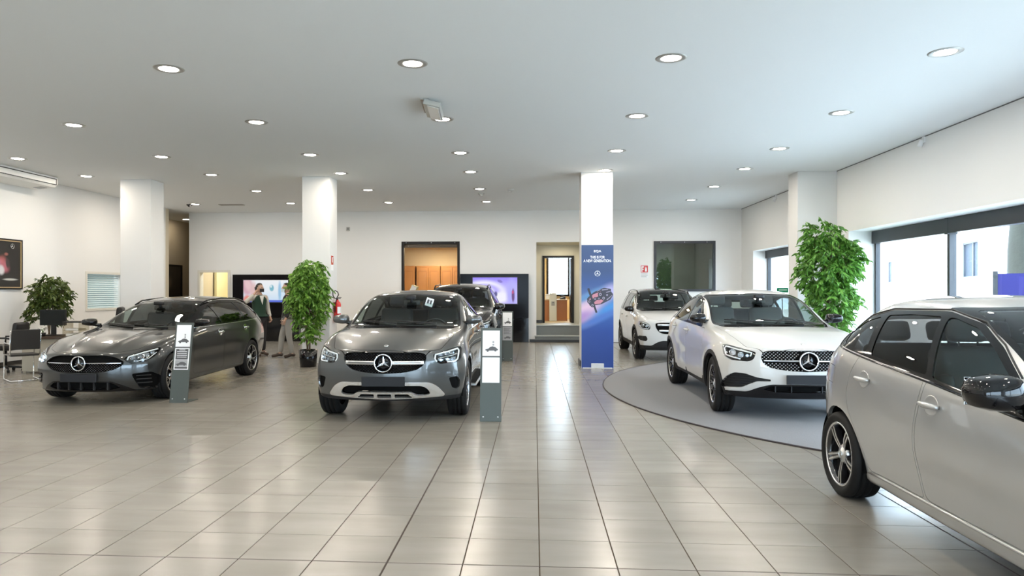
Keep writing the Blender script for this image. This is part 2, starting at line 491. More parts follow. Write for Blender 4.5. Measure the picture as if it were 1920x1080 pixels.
office_l = pbr('office light plaster', (0.85, 0.68, 0.38), 0.8)
ob = MB(); wall_panel(ob, 'y', 27.6, 0.15, -1.2, 3.4, 0.4, 3.4, [(0.47, 1.62, 1.47, 2.95)])
ob.box((-1.35, 24.45, 0.4), (-1.2, 27.75, 3.4)); ob.box((3.4, 24.45, 0.4), (3.55, 27.75, 3.4)); ob.box((-1.2, 24.45, 3.3), (3.4, 27.6, 3.4))
struct(ob.build('wall_small_office', office_l))
struct(bx('floor_small_office', (-1.2, 24.45, 0.40), (3.4, 27.6, 0.525), pbr('beige floor', (0.5, 0.42, 0.3), 0.4)))
w4 = frame_y(MB(), 0.47, 1.62, 1.40, 2.98, 27.5, 27.66, 0.07); w4.box((1.27, 27.5, 1.4), (1.33, 27.66, 2.98))
w4 = struct(w4.build('window_4', black_frame))
bx('pane', (0.53, 27.57, 1.46), (1.56, 27.576, 2.92), pane_glass, w4)

# ---- right wall windows
def rwin(name, y0, y1, z0, z1, x, mulls, box_h):
    mb = MB()
    mb.box((x, y0, z0), (x + 0.09, y0 + 0.06, z1)); mb.box((x, y1 - 0.06, z0), (x + 0.09, y1, z1)); mb.box((x, y0, z0), (x + 0.09, y1, z0 + 0.07)); mb.box((x, y0, z1 - 0.06), (x + 0.09, y1, z1))
    o = struct(mb.build(name, anthracite))
    b_ = MB().box((x - 0.06, y0 + 0.002, z1 - box_h), (x + 0.1, y1 - 0.002, z1 - 0.004), 0.004); b_.build('shutter_box', anthracite, o)
    for m in mulls:
        q = MB(); q.box((x - 0.065, m - 0.045, z1 - box_h - 0.02), (x + 0.10, m + 0.045, z1 - 0.002)); q.box((x - 0.03, m - 0.035, z0), (x + 0.09, m + 0.035, z1 - 0.02), 0.004); q.build('mullion', anthracite, o)
    ys = [y0 + 0.06] + [q for m in mulls for q in (m - 0.035, m + 0.035)] + [y1 - 0.06]
    for a, b in zip(ys[::2], ys[1::2]):
        bx('pane', (x + 0.04, a, z0 + 0.07), (x + 0.05, b, z1 - box_h), pane_glass, o)
    return o
rwin('window_5', -5.6, 15.05, 0.15, 2.80, 6.86, [-2.6, 1.2, 5.0, 8.7, 12.4], 0.25)
rwin('window_6', 18.5, 21.42, 0.15, 2.76, 6.75, [18.85], 0.22)
# shopfront glazing behind the camera
for k, (a, b) in enumerate(((-5.1, 0.4), (0.9, 6.0))):
    o = struct(frame_y(MB(), a, b, 0.1, 3.1, YF - 0.2, YF - 0.1, 0.07).build('window_%d' % (7 + k), anthracite))
    bx('pane', (a + 0.07, YF - 0.15, 0.17), (b - 0.07, YF - 0.14, 3.03), pane_glass, o)

struct(bx('floor_corridor', (-13.2, 22.95, -0.12), (-10.9, 28, 0), pbr('corridor floor', (.2, .17, .13), .5)))
struct(bx('shadow_strip_near', (XR - 0.004, YF, H - 0.016), (XR, 15.6, H), pbr('shadow gap', (.16, .16, .16), .8)))  # thin grey strip painted in for the shade line under the ceiling
struct(bx('shadow_strip_far', (XR - 0.004, 16.15, H - 0.016), (XR, YB, H), MATS['shadow gap']))  # same painted shade line beyond the column
# ---- outdoors beyond the right-hand windows
struct(bx('ground_outside', (7.0, -40, -0.3), (60, 70, -0.12), pbr('pale paving', (0.62, 0.60, 0.56), 0.8, noise=(0.6, 0.08))))
struct(bx('ground_front', (-45, -40, -0.3), (7.0, YF - 0.3, -0.12), pbr('paving front', (0.42, 0.41, 0.39), 0.8)))
struct(bx('ground_back', (-45, 28, -0.3), (7.0, 70, -0.12), MATS['paving front']))
# ---------------------------------------------------------------- car builder
def pchip(pts):
    """smooth monotone curve through (x, value) points"""
    pts = sorted(pts); X = [p[0] for p in pts]; Y = [p[1] for p in pts]; n = len(X)
    h = [X[i + 1] - X[i] for i in range(n - 1)]; d = [(Y[i + 1] - Y[i]) / h[i] for i in range(n - 1)]
    m = [0.0] * n
    for i in range(1, n - 1):
        if d[i - 1] * d[i] > 0:
            w1 = 2 * h[i] + h[i - 1]; w2 = h[i] + 2 * h[i - 1]; m[i] = (w1 + w2) / (w1 / d[i - 1] + w2 / d[i])
    m[0] = d[0]; m[-1] = d[-1]
    def f(x):
        if x <= X[0]: return Y[0]
        if x >= X[-1]: return Y[-1]
        i = 0
        while x > X[i + 1]: i += 1
        t = (x - X[i]) / h[i]
        return (2 * t**3 - 3 * t * t + 1) * Y[i] + (t**3 - 2 * t * t + t) * h[i] * m[i] + (-2 * t**3 + 3 * t * t) * Y[i + 1] + (t**3 - t * t) * h[i] * m[i + 1]
    return f

def smooth01(t):
    t = max(0.0, min(1.0, t)); return t * t * (3 - 2 * t)

class CarBody:
    """Closed body shell (x forward from the front axle, y left, z up) as a smooth half mesh, then scored along outlines."""
    J, K = 4, 8
    def __init__(s, S):
        s.S = S
        f = {k: pchip(S[k]) for k in ('top', 'belt', 'w', 'wr', 'zr', 'bot', 'front', 'rear')}
        X0 = max(p[1] for p in S['front']); X1 = min(p[1] for p in S['rear'])
        s.X0, s.X1, s.f = X0, X1, f
        fo = [0, 0.04, 0.12, 0.24, 0.40, 0.58, 0.78]; ro = [0, 0.04, 0.12, 0.26, 0.44, 0.66, 0.88]
        st = [(X0 - o, 'f', o) for o in fo]
        a, b = X0 - 0.98, X1 + 1.08; n = max(2, round((a - b) / 0.17))
        st += [(a + (b - a) * i / n, 'm', 0) for i in range(n + 1)]
        st += [(X1 + o, 'r', o) for o in reversed(ro)]
        N = len(st) - 1; J, K = s.J, s.K
        P = {}
        for i, (xb, kind, off) in enumerate(st):
            lv = s.section(xb); wk = lv[K][0]; zk = lv[K][1]; zt = f['top'](xb)
            yb = lv[0][0]; zb = lv[0][1]
            def xof(z, b, W):
                if kind == 'f':
                    g = max(0, 1 - off / 0.75); p = max(0, 1 - off / 0.85)
                    return xb - (X0 - f['front'](z)) * g - S['fc'] * p * abs(b) ** 2.4
                if kind == 'r':
                    g = max(0, 1 - off / 0.95); p = max(0, 1 - off / 0.9)
                    return xb + (f['rear'](z) - X1) * g + S['rc'] * p * abs(b) ** 2.6
                return xb
            for k in range(K + 1):
                y, z = lv[k]
                P[(i, J, k)] = (xof(z, y / lv[3][0], 1), y, z)
            for j in range(J):
                b = j / J
                z = zk + (zt - zk) * (1 - b ** 2.2)
                P[(i, j, K)] = (xof(z, b * wk / lv[3][0], 1), wk * b, z)
                P[(i, j, 0)] = (xof(zb, b * yb / lv[3][0], 1), yb * b, zb)
            if i in (0, N):
                for k in range(1, K):
                    for j in range(J):
                        b = j / J; y, z = lv[k]
                        zz = z + (zt - zk) * (1 - b * b) * (k / K) ** 2
                        P[(i, j, k)] = (xof(zz, b * y / lv[3][0], 1), y * b, zz)
        for key in list(P):
            i, j, k = key
            if j: x, y, z = P[key]; P[(i, -j, k)] = (x, -y, z)
        bm = bmesh.new(); V = {k: bm.verts.new(p) for k, p in P.items()}
        def q(*ks):
            bm.faces.new([V[k] for k in ks])
        for i in range(N):
            for k in range(K):
                q((i, J, k), (i, J, k + 1), (i + 1, J, k + 1), (i + 1, J, k)); q((i, -J, k + 1), (i, -J, k), (i + 1, -J, k), (i + 1, -J, k + 1))
            for j in range(-J, J):
                q((i, j, K), (i + 1, j, K), (i + 1, j + 1, K), (i, j + 1, K)); q((i, j + 1, 0), (i + 1, j + 1, 0), (i + 1, j, 0), (i, j, 0))
        for i, fl in ((0, 0), (N, 1)):
            for j in range(-J, J):
                for k in range(K):
                    ks = [(i, j, k), (i, j, k + 1), (i, j + 1, k + 1), (i, j + 1, k)]
                    q(*(ks[::-1] if fl else ks))
        bmesh.ops.recalc_face_normals(bm, faces=bm.faces[:])
        me = bpy.data.meshes.new('cage'); bm.to_mesh(me); bm.free()
        o = bpy.data.objects.new('cage', me); C.objects.link(o)
        md = o.modifiers.new('s', 'SUBSURF'); md.levels = 2; md.render_levels = 2; md.subdivision_type = 'CATMULL_CLARK'
        dg = bpy.context.evaluated_depsgraph_get(); ev = bpy.data.meshes.new_from_object(o.evaluated_get(dg))
        bpy.data.objects.remove(o); bpy.data.meshes.remove(me)
        bm = bmesh.new(); bm.from_mesh(ev); bpy.data.meshes.remove(ev)
        for v in bm.verts: s.shape(v)
        bmesh.ops.delete(bm, geom=[v for v in bm.verts if v.co.y < -1e-4], context='VERTS')
        for v in bm.verts:
            if abs(v.co.y) < 1e-3: v.co.y = 0
        bm.normal_update()
        # remember the smooth normals
        bm.verts.ensure_lookup_table(); bm.faces.ensure_lookup_table()
        s.rv = [v.co.copy() for v in bm.verts]; s.rn = [v.normal.copy() for v in bm.verts]
        for i, v in enumerate(bm.verts):
            if abs(v.co.y) < 1e-4: n = s.rn[i]; n.y = 0; n.normalize()
        s.rf = [[v.index for v in f_.verts] for f_ in bm.faces]
        s.bvh = BVHTree.FromPolygons(s.rv, s.rf)
        s.bm = bm; s.tag = bm.faces.layers.int.new('tag'); s.tags = ['body']
    def section(s, x):
        """side levels (half width, height) from sill to roof edge at station x"""
        f = s.f; S = s.S
        w = f['w'](x); zb = f['bot'](x); zt = f['top'](x); sh = min(f['belt'](x), zt - 0.10); wr = f['wr'](x); zr = min(f['zr'](x), zt - 0.012)
        cab = smooth01((zr - sh - 0.08) / 0.25)          # 0 over the bonnet, 1 in the cabin
        tuck = S.get('tuck', 0.05)
        h = sh - zb
        lv = [(w * 0.955 - tuck * 0.5, zb), (w - tuck, zb + 0.05), (w - tuck * 0.35, zb + h * 0.30), (w, zb + h * 0.55), (w - 0.004, zb + h * 0.80), (w * (0.965 + 0.008 * cab), sh)]
        y5, z5 = lv[5]
        u6, u7 = 0.14 + 0.10 * (1 - cab), 0.56
        for u in (u6, u7):
            bul = (0.030 * cab * sin(pi * u)) + (1 - cab) * 0.035 * sin(pi * u)
            nz = 0.4 * cab + 1.0 * (1 - cab)
            lv.append((y5 + (wr - y5) * u + bul * (1 - 0.45 * (1 - cab)), z5 + (zr - z5) * u + bul * nz * 0.6))
        lv.append((wr, zr))
        return lv
    def shape(s, v):
        """flared wheel arches and the crease along the doors"""
        S = s.S
        for xw in (0.0, -S['wb']):
            dx = v.co.x - xw; dz = v.co.z - S['wz']; r = hypot(dx, dz)
            a = abs(v.co.y)
            if a > 0.5 and v.co.z > 0.1 and v.co.z < S['wz'] + 0.55:
                g = S.get('flare', 0.02) * math.exp(-((r - S['ra'] - 0.02) / 0.10) ** 2)
                v.co.y += g if v.co.y > 0 else -g
        if S.get('scoop'):
            z0, dep = S['scoop']
            if -S['wb'] + 0.35 < v.co.x < -0.35 and abs(v.co.y) > 0.6:
                fade = min(1, (v.co.x + S['wb'] - 0.35) / 0.4, (-0.35 - v.co.x) / 0.4)
                g = dep * fade * math.exp(-((v.co.z - z0) / 0.10) ** 2)
                v.co.y -= g if v.co.y > 0 else -g
        for q in S.get('bulges', []):          # raised ridges on the bonnet
            xa, xb_, ya, yb_, hh, wd = q
            if xb_ < v.co.x < xa and v.co.z > 0.6:
                t = (xa - v.co.x) / (xa - xb_); yc = ya + (yb_ - ya) * t
                fade = min(1, t / 0.2, (1 - t) / 0.2)
                v.co.z += hh * fade * math.exp(-((abs(v.co.y) - yc) / wd) ** 2)
    # ---- scoring
    def coords(s, view, p, ref):
        if view == 'side': return p.x, p.z
        if view[0] == 'f':
            return p.y - (p.x - ref[1]) * math.tan(ref[0]), p.z
        if view[0] == 'r': return p.y, p.z
        return p.x, p.y
    def cut(s, name, view, poly, sel=None, ang=0.0, xref=0.0, over=None):
        """score the shell along poly (2D, side: x,z  front/rear: y,z  top: x,y) and tag what lies inside"""
        bm = s.bm
        if name not in s.tags: s.tags.append(name)
        tg = s.tags.index(name); ref = (R(ang), xref)
        dirv = {'side': Vector((0, 1, 0)), 'f': Vector((cos(R(ang)), sin(R(ang)), 0)), 'r': Vector((1, 0, 0)), 't': Vector((0, 0, 1))}[view if view == 'side' else view[0]]
        us = [p[0] for p in poly]; vs = [p[1] for p in poly]; bb = (min(us) - .01, max(us) + .01, min(vs) - .01, max(vs) + .01)
        def base(c, n):
            if view == 'side': return c.y > 0.35 and (n.y > 0.12)
            if view[0] == 'f': return n.x > 0.05
            if view[0] == 'r': return n.x < -0.05
            return n.z > 0.25
        cand = []
        for f in bm.faces:
            c = f.calc_center_median()
            if not base(c, f.normal) or (sel and not sel(c, f.normal)): continue
            cs = [s.coords(view, v.co, ref) for v in f.verts]
            if max(q[0] for q in cs) < bb[0] or min(q[0] for q in cs) > bb[1] or max(q[1] for q in cs) < bb[2] or min(q[1] for q in cs) > bb[3]: continue
            cand.append(f)
        def lift(p):     # a 3D point on the plane through poly point p, along dirv
            if view == 'side': return Vector((p[0], 0, p[1]))
            if view[0] == 'f': return Vector((xref, p[0], p[1]))
            if view[0] == 'r': return Vector((0, p[0], p[1]))
            return Vector((p[0], p[1], 0))
        cand = set(cand)
        N = len(poly)
        for i in range(N):
            a, b = poly[i], poly[(i + 1) % N]
            if hypot(b[0] - a[0], b[1] - a[1]) < 1e-6: continue
            A, B = lift(a), lift(b); nrm = (B - A).cross(dirv)
            if nrm.length < 1e-9: continue
            nrm.normalize()
            e = 0.002; lo = (min(a[0], b[0]) - e, max(a[0], b[0]) + e, min(a[1], b[1]) - e, max(a[1], b[1]) + e)
            fs = []
            for f in cand:
                u0 = v0 = 1e9; u1 = v1 = -1e9; sg0 = sg1 = False
                for v in f.verts:
                    q = s.coords(view, v.co, ref)
                    u0 = min(u0, q[0]); u1 = max(u1, q[0]); v0 = min(v0, q[1]); v1 = max(v1, q[1])
                    d = (v.co - A).dot(nrm)
                    if d > 1e-5: sg0 = True
                    if d < -1e-5: sg1 = True
                if sg0 and sg1 and u1 >= lo[0] and u0 <= lo[1] and v1 >= lo[2] and v0 <= lo[3]: fs.append(f)
            if not fs: continue
            geom = list({v for f in fs for v in f.verts}) + list({e_ for f in fs for e_ in f.edges}) + fs
            for f in fs: cand.discard(f)
            ret = bmesh.ops.bisect_plane(bm, geom=geom, dist=1e-5, plane_co=A, plane_no=nrm)
            cand.update(g for g in ret['geom'] if isinstance(g, bmesh.types.BMFace))
        def inside(u, v):
            r = False; j = N - 1
            for i in range(N):
                xi, yi = poly[i]; xj, yj = poly[j]
                if (yi > v) != (yj > v) and u < (xj - xi) * (v - yi) / (yj - yi) + xi: r = not r
                j = i
            return r
        n = 0
        for f in cand:
            if not f.is_valid: continue
            q = s.coords(view, f.calc_center_median(), ref)
            if inside(*q) and (over is None or s.tags[f[s.tag]] in over):
                f[s.tag] = tg; n += 1
        return n
    def retag(s, name, test):
        if name not in s.tags: s.tags.append(name)
        t = s.tags.index(name)
        for f in s.bm.faces:
            if test(f.calc_center_median(), f.normal, s.tags[f[s.tag]]): f[s.tag] = t
    # ---- taking pieces out
    def norm_at(s, p):
        loc, n, i, d = s.bvh.find_nearest(p)
        vs = [s.rv[k] for k in s.rf[i]]
        w = poly_3d_calc(vs, loc); r = Vector((0, 0, 0))
        for k, a in zip(s.rf[i], w): r += s.rn[k] * a
        return r.normalized()
    def take(s, name, mat, parent, objname=None, rim=0.012, push=0.0, mode='center', smooth=True, rim_mat=None):
        """mesh of everything tagged name; push moves it along the surface normal; mode 'sides' gives a left and a right object"""
        if name not in s.tags: return []
        tg = s.tags.index(name)
        faces = [f for f in s.bm.faces if f[s.tag] == tg]
        if not faces: return []
        idx = {}; co = []; no = []
        fl = []
        for f in faces:
            r = []
            for v in f.verts:
                if v not in idx:
                    idx[v] = len(co); n = s.norm_at(v.co)
                    co.append(v.co + n * push); no.append(n)
                r.append(idx[v])
            fl.append(r)
        ed = {}
        for r in fl:
            for a, b in zip(r, r[1:] + r[:1]): ed[(a, b)] = ed.get((a, b), 0) + 1
        nout = len(fl)
        if rim:
            low = {}
            def lo(a):
                if a not in low: low[a] = len(co); co.append(co[a] - no[a] * rim); no.append(no[a])
                return low[a]
            for (a, b) in list(ed):
                if (b, a) in ed: continue
                if mode == 'center' and abs(co[a].y) < 1e-4 and abs(co[b].y) < 1e-4: continue
                fl.append([b, a, lo(a), lo(b)])
        n0 = len(co)
        def make(sg, both):
            cc = list(co); ff = list(fl); nn = list(no); out = [i < nout for i in range(len(fl))]
            if both:
                mp = {}
                for i in range(n0):
                    if abs(co[i].y) < 1e-4: mp[i] = i
                    else: mp[i] = len(cc); cc.append(Vector((co[i].x, -co[i].y, co[i].z))); nn.append(Vector((no[i].x, -no[i].y, no[i].z)))
                ff += [[mp[i] for i in reversed(r)] for r in fl]; out += out[:]
            elif sg < 0:
                cc = [Vector((c.x, -c.y, c.z)) for c in co]; nn = [Vector((c.x, -c.y, c.z)) for c in no]; ff = [list(reversed(r)) for r in fl]
            me = bpy.data.meshes.new(objname or name); me.from_pydata(cc, [], ff)
            me.polygons.foreach_set('use_smooth', [True] * len(ff))
            ln = []
            for p, isout in zip(me.polygons, out):
                for li in p.loop_indices:
                    ln.append(nn[me.loops[li].vertex_index] if (isout and smooth) else p.normal)
            me.normals_split_custom_set([tuple(v) for v in ln])
            o = link_mesh(objname or name, me, mat, parent)
            return o
        if mode == 'center': return [make(1, True)]
        return [make(1, False), make(-1, False)]
    def surf(s, y, z, x_from=3.0):
        """front surface point at (y, z)"""
        h = s.bvh.ray_cast(Vector((x_from, abs(y), z)), Vector((-1, 0, 0)))
        if h[0] is None: return None
        p = h[0].copy(); n = s.norm_at(p)
        if y < 0: p.y = -p.y; n = Vector((n.x, -n.y, n.z))
        return p, n
    def surf_side(s, x, z, sg=1):
        h = s.bvh.ray_cast(Vector((x, 3, z)), Vector((0, -1, 0)))
        if h[0] is None: return None
        p = h[0].copy(); n = s.norm_at(p)
        if sg < 0: p.y = -p.y; n = Vector((n.x, -n.y, n.z))
        return p, n
    def surf_top(s, x, y):
        h = s.bvh.ray_cast(Vector((x, abs(y), 4)), Vector((0, 0, -1)))
        p = h[0].copy(); n = s.norm_at(p)
        if y < 0: p.y = -p.y; n = Vector((n.x, -n.y, n.z))
        return p, n

def frame_at(p, n, up=Vector((0, 0, 1))):
    """matrix with z along n, y towards up"""
    z = n.normalized(); x = up.cross(z).normalized(); y = z.cross(x)
    M = Matrix((x, y, z)).transposed().to_4x4(); M.translation = p
    return M

def star_mesh(mb, M, r):
    """ring and three tapering rays, facing M's z"""
    mb.lathe([(r, 0), (r * 1.0, r * 0.16), (r * 0.90, r * 0.22), (r * 0.84, r * 0.12), (r * 0.84, 0)], 28, M, closed=True)
    for k in range(3):
        a = pi / 2 + k * 2 * pi / 3
        d = Vector((cos(a), sin(a), 0)); e = Vector((-sin(a), cos(a), 0))
        L = M
        pts = [d * r * 0.87, e * r * 0.15 + d * r * 0.09, e * -r * 0.15 + d * r * 0.09]
        top = L @ (Vector((0, 0, r * 0.20)))
        A = mb.v(L @ (pts[0] + Vector((0, 0, r * 0.06)))); B = mb.v(L @ (pts[1] + Vector((0, 0, r * 0.05)))); D = mb.v(L @ (pts[2] + Vector((0, 0, r * 0.05)))); O = mb.v(top)
        mb.face([A, B, O]); mb.face([A, O, D])

def wheel(parent, pos, side, S, style):
    """tyre, rim, spokes, hub cap and brake disc; outer face towards side (+1 left, -1 right)"""
    r, wd, rr = S['tyre_r'], S['tyre_w'], S['rim_r']
    rot = RZ(0 if side > 0 else pi) @ RX(R(-90))       # lathe axis z -> y outwards
    M = rot
    h = wd / 2
    tm = MB()
    prof = [(rr - 0.005, -h * 0.86), (rr + 0.02, -h * 0.98), (rr + (r - rr) * 0.55, -h * 1.04), (r - 0.025, -h * 0.97), (r - 0.006, -h * 0.86)]
    for k in range(4):           # tread with circumferential grooves
        c = (-0.5 + (k + 0.5) / 4) * 2 * h * 0.86
        g = 0.007
        if k < 3:
            c2 = c + h * 0.43 / 2 * 1.0
            e = c + 2 * h * 0.86 / 8
            prof += [(r, c), (r - 0.001, e - g), (r - 0.014, e - g + 0.002), (r - 0.014, e + g - 0.002), (r - 0.001, e + g)]
        else: prof += [(r, c)]
    prof += [(r - 0.006, h * 0.86), (r - 0.025, h * 0.97), (rr + (r - rr) * 0.55, h * 1.04), (rr + 0.02, h * 0.98), (rr - 0.005, h * 0.86)]
    tm.lathe(prof, 48, M)
    ty = tm.build('tyre', rubber, None, True)
    # rim barrel is the wheel object itself
    bm_ = MB()
    bm_.lathe([(rr - 0.02, -h * 0.8), (rr - 0.025, -h * 0.2), (rr - 0.03, h * 0.55), (rr - 0.018, h * 0.84), (rr + 0.002, h * 0.90), (rr + 0.002, h * 0.80), (rr, -h * 0.8)], 40, M)
    wobj = bm_.build('wheel', style['barrel'], parent, True)
    wobj.location = pos
    ty.parent = wobj
    lip = MB(); lip.lathe([(rr - 0.014, h * 0.85), (rr - 0.010, h * 0.91), (rr + 0.003, h * 0.90), (rr + 0.003, h * 0.84)], 40, M); lip.build('rim_lip', style['lip'], wobj, True)
    bd = MB(); bd.lathe([(0, -h * 0.1), (rr * 0.72, -h * 0.1), (rr * 0.72, -h * 0.25), (0, -h * 0.25)], 28, M); bd.build('brake_disc', grey_alloy, wobj)
    bk = MB(); bk.lathe([(0, -h * 0.45), (rr - 0.02, -h * 0.45), (rr - 0.02, -h * 0.5), (0, -h * 0.5)], 28, M); bk.build('back_plate', black_void, wobj)
    # spokes
    sp = MB(); fc = MB()
    def spoke(a, r0, r1, w0, w1, z0, z1, th=0.035, bend=0.0, a1=None):
        a1 = a if a1 is None else a1
        A0 = Vector((cos(a), sin(a), 0)); A1 = Vector((cos(a1), sin(a1), 0))
        p0 = A0 * r0; p1 = A1 * r1; d = (p1 - p0).normalized(); e = Vector((-d.y, d.x, 0))
        pm = (p0 + p1) / 2 + e * bend; zm = (z0 + z1) / 2 + 0.008; wm = (w0 + w1) / 2
        for mbx, up, sc in ((sp, 0.0, 1.0), (fc, 0.002, style.get('face', 0.8))):
            rows = []
            for p, w_, z in ((p0, w0, z0), (pm, wm, zm), (p1, w1, z1)):
                w_ *= sc
                if mbx is sp: rows.append([M @ (p + e * -w_ / 2 + Vector((0, 0, z - th))), M @ (p + e * -w_ / 2 + Vector((0, 0, z))), M @ (p + e * w_ / 2 + Vector((0, 0, z))), M @ (p + e * w_ / 2 + Vector((0, 0, z - th)))])
                else: rows.append([M @ (p + e * -w_ / 2 + Vector((0, 0, z + up))), M @ (p + e * w_ / 2 + Vector((0, 0, z + up)))])
            rows = [[mbx.v(q) for q in rw] for rw in rows]
            for A, B in zip(rows, rows[1:]):
                for t in range(len(A) - 1): mbx.face([A[t], A[t + 1], B[t + 1], B[t]])
    zo, zi = h * 0.80, h * 0.62
    kind = style['kind']
    if kind == 'five_twin':
        for k in range(5):
            a = pi / 2 + 2 * pi * k / 5
            for d in (-1, 1):
                spoke(a + d * 0.24, 0.045, rr - 0.012, 0.030, 0.026, zi, zo, 0.04, a1=a + d * 0.085)
    elif kind == 'turbine':
        for k in range(10):
            a = 2 * pi * k / 10
            spoke(a, 0.05, rr * 0.62, 0.026, 0.02, zi, (zi + zo) / 2)
            for d in (-1, 1): spoke(a, rr * 0.55, rr - 0.012, 0.016, 0.016, (zi + zo) / 2 - 0.004, zo, 0.03, a1=a + d * 0.15)
    elif kind == 'five_y':
        for k in range(5):
            a = pi / 2 + 2 * pi * k / 5
            spoke(a, 0.05, rr * 0.55, 0.05, 0.035, zi, (zi + zo) / 2)
            for d in (-1, 1):
                spoke(a, rr * 0.45, rr - 0.012, 0.026, 0.028, (zi + zo) / 2 - 0.004, zo, 0.03, a1=a + d * 0.34)
                spoke(a + d * 0.12, rr * 0.5, rr - 0.012, 0.012, 0.012, (zi + zo) / 2 - 0.012, zo - 0.008, 0.03, a1=a + d * 0.12)
    else:
        for k in range(7):
            a = pi / 2 + 2 * pi * k / 7
            for d in (-1, 1): spoke(a + d * 0.10, 0.05, rr - 0.012, 0.028, 0.024, zi, zo, 0.04, a1=a + d * 0.15)
    sp.build('spokes', style['body'], wobj); fc.build('spoke_face', style['lip'], wobj)
    hb = MB(); hb.lathe([(0.075, zi - 0.04), (0.075, zi - 0.004), (0.062, zi + 0.004), (0.04, zi + 0.008), (0.036, zi + 0.014), (0, zi + 0.016)], 20, M); hb.build('hub_cap', style.get('hub', style['body']), wobj, True)
    lg = MB(); star_mesh(lg, M @ T(0, 0, zi + 0.014) , 0.030); lg.build('hub_emblem', chrome, wobj)
    return wobj

def seat(parent, x, y, z, mat, wide=0.52, head=True, tall=0.66):
    mb = MB()
    mb.box((x - 0.02, y - wide / 2, z - 0.16), (x + 0.52, y + wide / 2, z), 0.05)
    M = T(x, y, z - 0.02) @ RY(R(-16))
    mb.xbox(M, (-0.13, -wide / 2 + 0.01, 0), (0.03, wide / 2 - 0.01, tall), 0.055)
    mb.xbox(M, (-0.12, -wide / 2, 0.05), (0.06, -wide / 2 + 0.09, tall * 0.7), 0.03); mb.xbox(M, (-0.12, wide / 2 - 0.09, 0.05), (0.06, wide / 2, tall * 0.7), 0.03)
    o = mb.build('seat', mat, parent, True)
    if head:
        q = MB(); q.xbox(M, (-0.09, -0.13, tall + 0.03), (0.02, 0.13, tall + 0.22), 0.045)
        for d in (-0.06, 0.06): q.tube([M @ Vector((-0.04, d, tall - 0.05)), M @ Vector((-0.04, d, tall + 0.06))], 0.007, 6)
        q.build('headrest', mat, o, True)
    return o

def interior(car, S, mat, drv=1):
    xs, zs = S['seat']
    for y in (0.37, -0.37): seat(car, xs, y, zs, mat)
    mb = MB(); M = T(xs - 0.95, 0, zs)
    mb.xbox(M, (-0.02, -0.62, -0.16), (0.48, 0.62, 0), 0.05); mb.xbox(M @ RY(R(-18)), (-0.13, -0.62, 0), (0.02, 0.62, 0.60), 0.05)
    o = mb.build('rear_bench', mat, car, True)
    for y in (-0.38, 0, 0.38):
        q = MB(); q.xbox(M @ RY(R(-18)), (-0.09, y - 0.12, 0.62), (0.01, y + 0.12, 0.78), 0.04); q.build('headrest', mat, o, True)
    xd, zd = S['dash']
    d = MB(); d.box((xd - 0.30, -0.72, zd - 0.34), (xd + 0.10, 0.72, zd - 0.02), 0.06); d.box((xd - 0.30, -0.04, zd - 0.18), (xd - 0.24, 0.72 * drv, zd + 0.03), 0.02)
    d.build('dashboard', cabin_dark, car, True)
    M = T(xd - 0.42, 0.37 * drv, zd - 0.06) @ RY(R(-66))
    sw = MB(); sw.lathe([(0.185 + 0.016 * cos(2 * pi * k / 8), 0.016 * sin(2 * pi * k / 8)) for k in range(8)], 28, M, closed=True)
    sw.xbox(M, (-0.06, -0.16, -0.03), (0.05, 0.16, -0.01), 0.008); sw.xbox(M, (-0.17, -0.03, -0.02), (0, 0.03, -0.01), 0.004)
    sw.build('steering_wheel', black_plastic, car, True)
    fl = MB(); fl.box((xd + 0.1, -0.70, 0.30), (xs - 1.6, 0.70, 0.36)); fl.build('cabin_floor', cabin_dark, car)
    xm, zm = S['rvm']
    q = MB(); q.box((xm - 0.015, -0.12, zm - 0.035), (xm + 0.02, 0.12, zm + 0.035), 0.012); q.box((xm + 0.02, -0.02, zm), (xm + 0.06, 0.02, zm + 0.09)); q.box((xm + 0.03, -0.07, zm + 0.05), (xm + 0.14, 0.07, zm + 0.11), 0.015)
    q.build('inner_mirror', black_plastic, car, True)

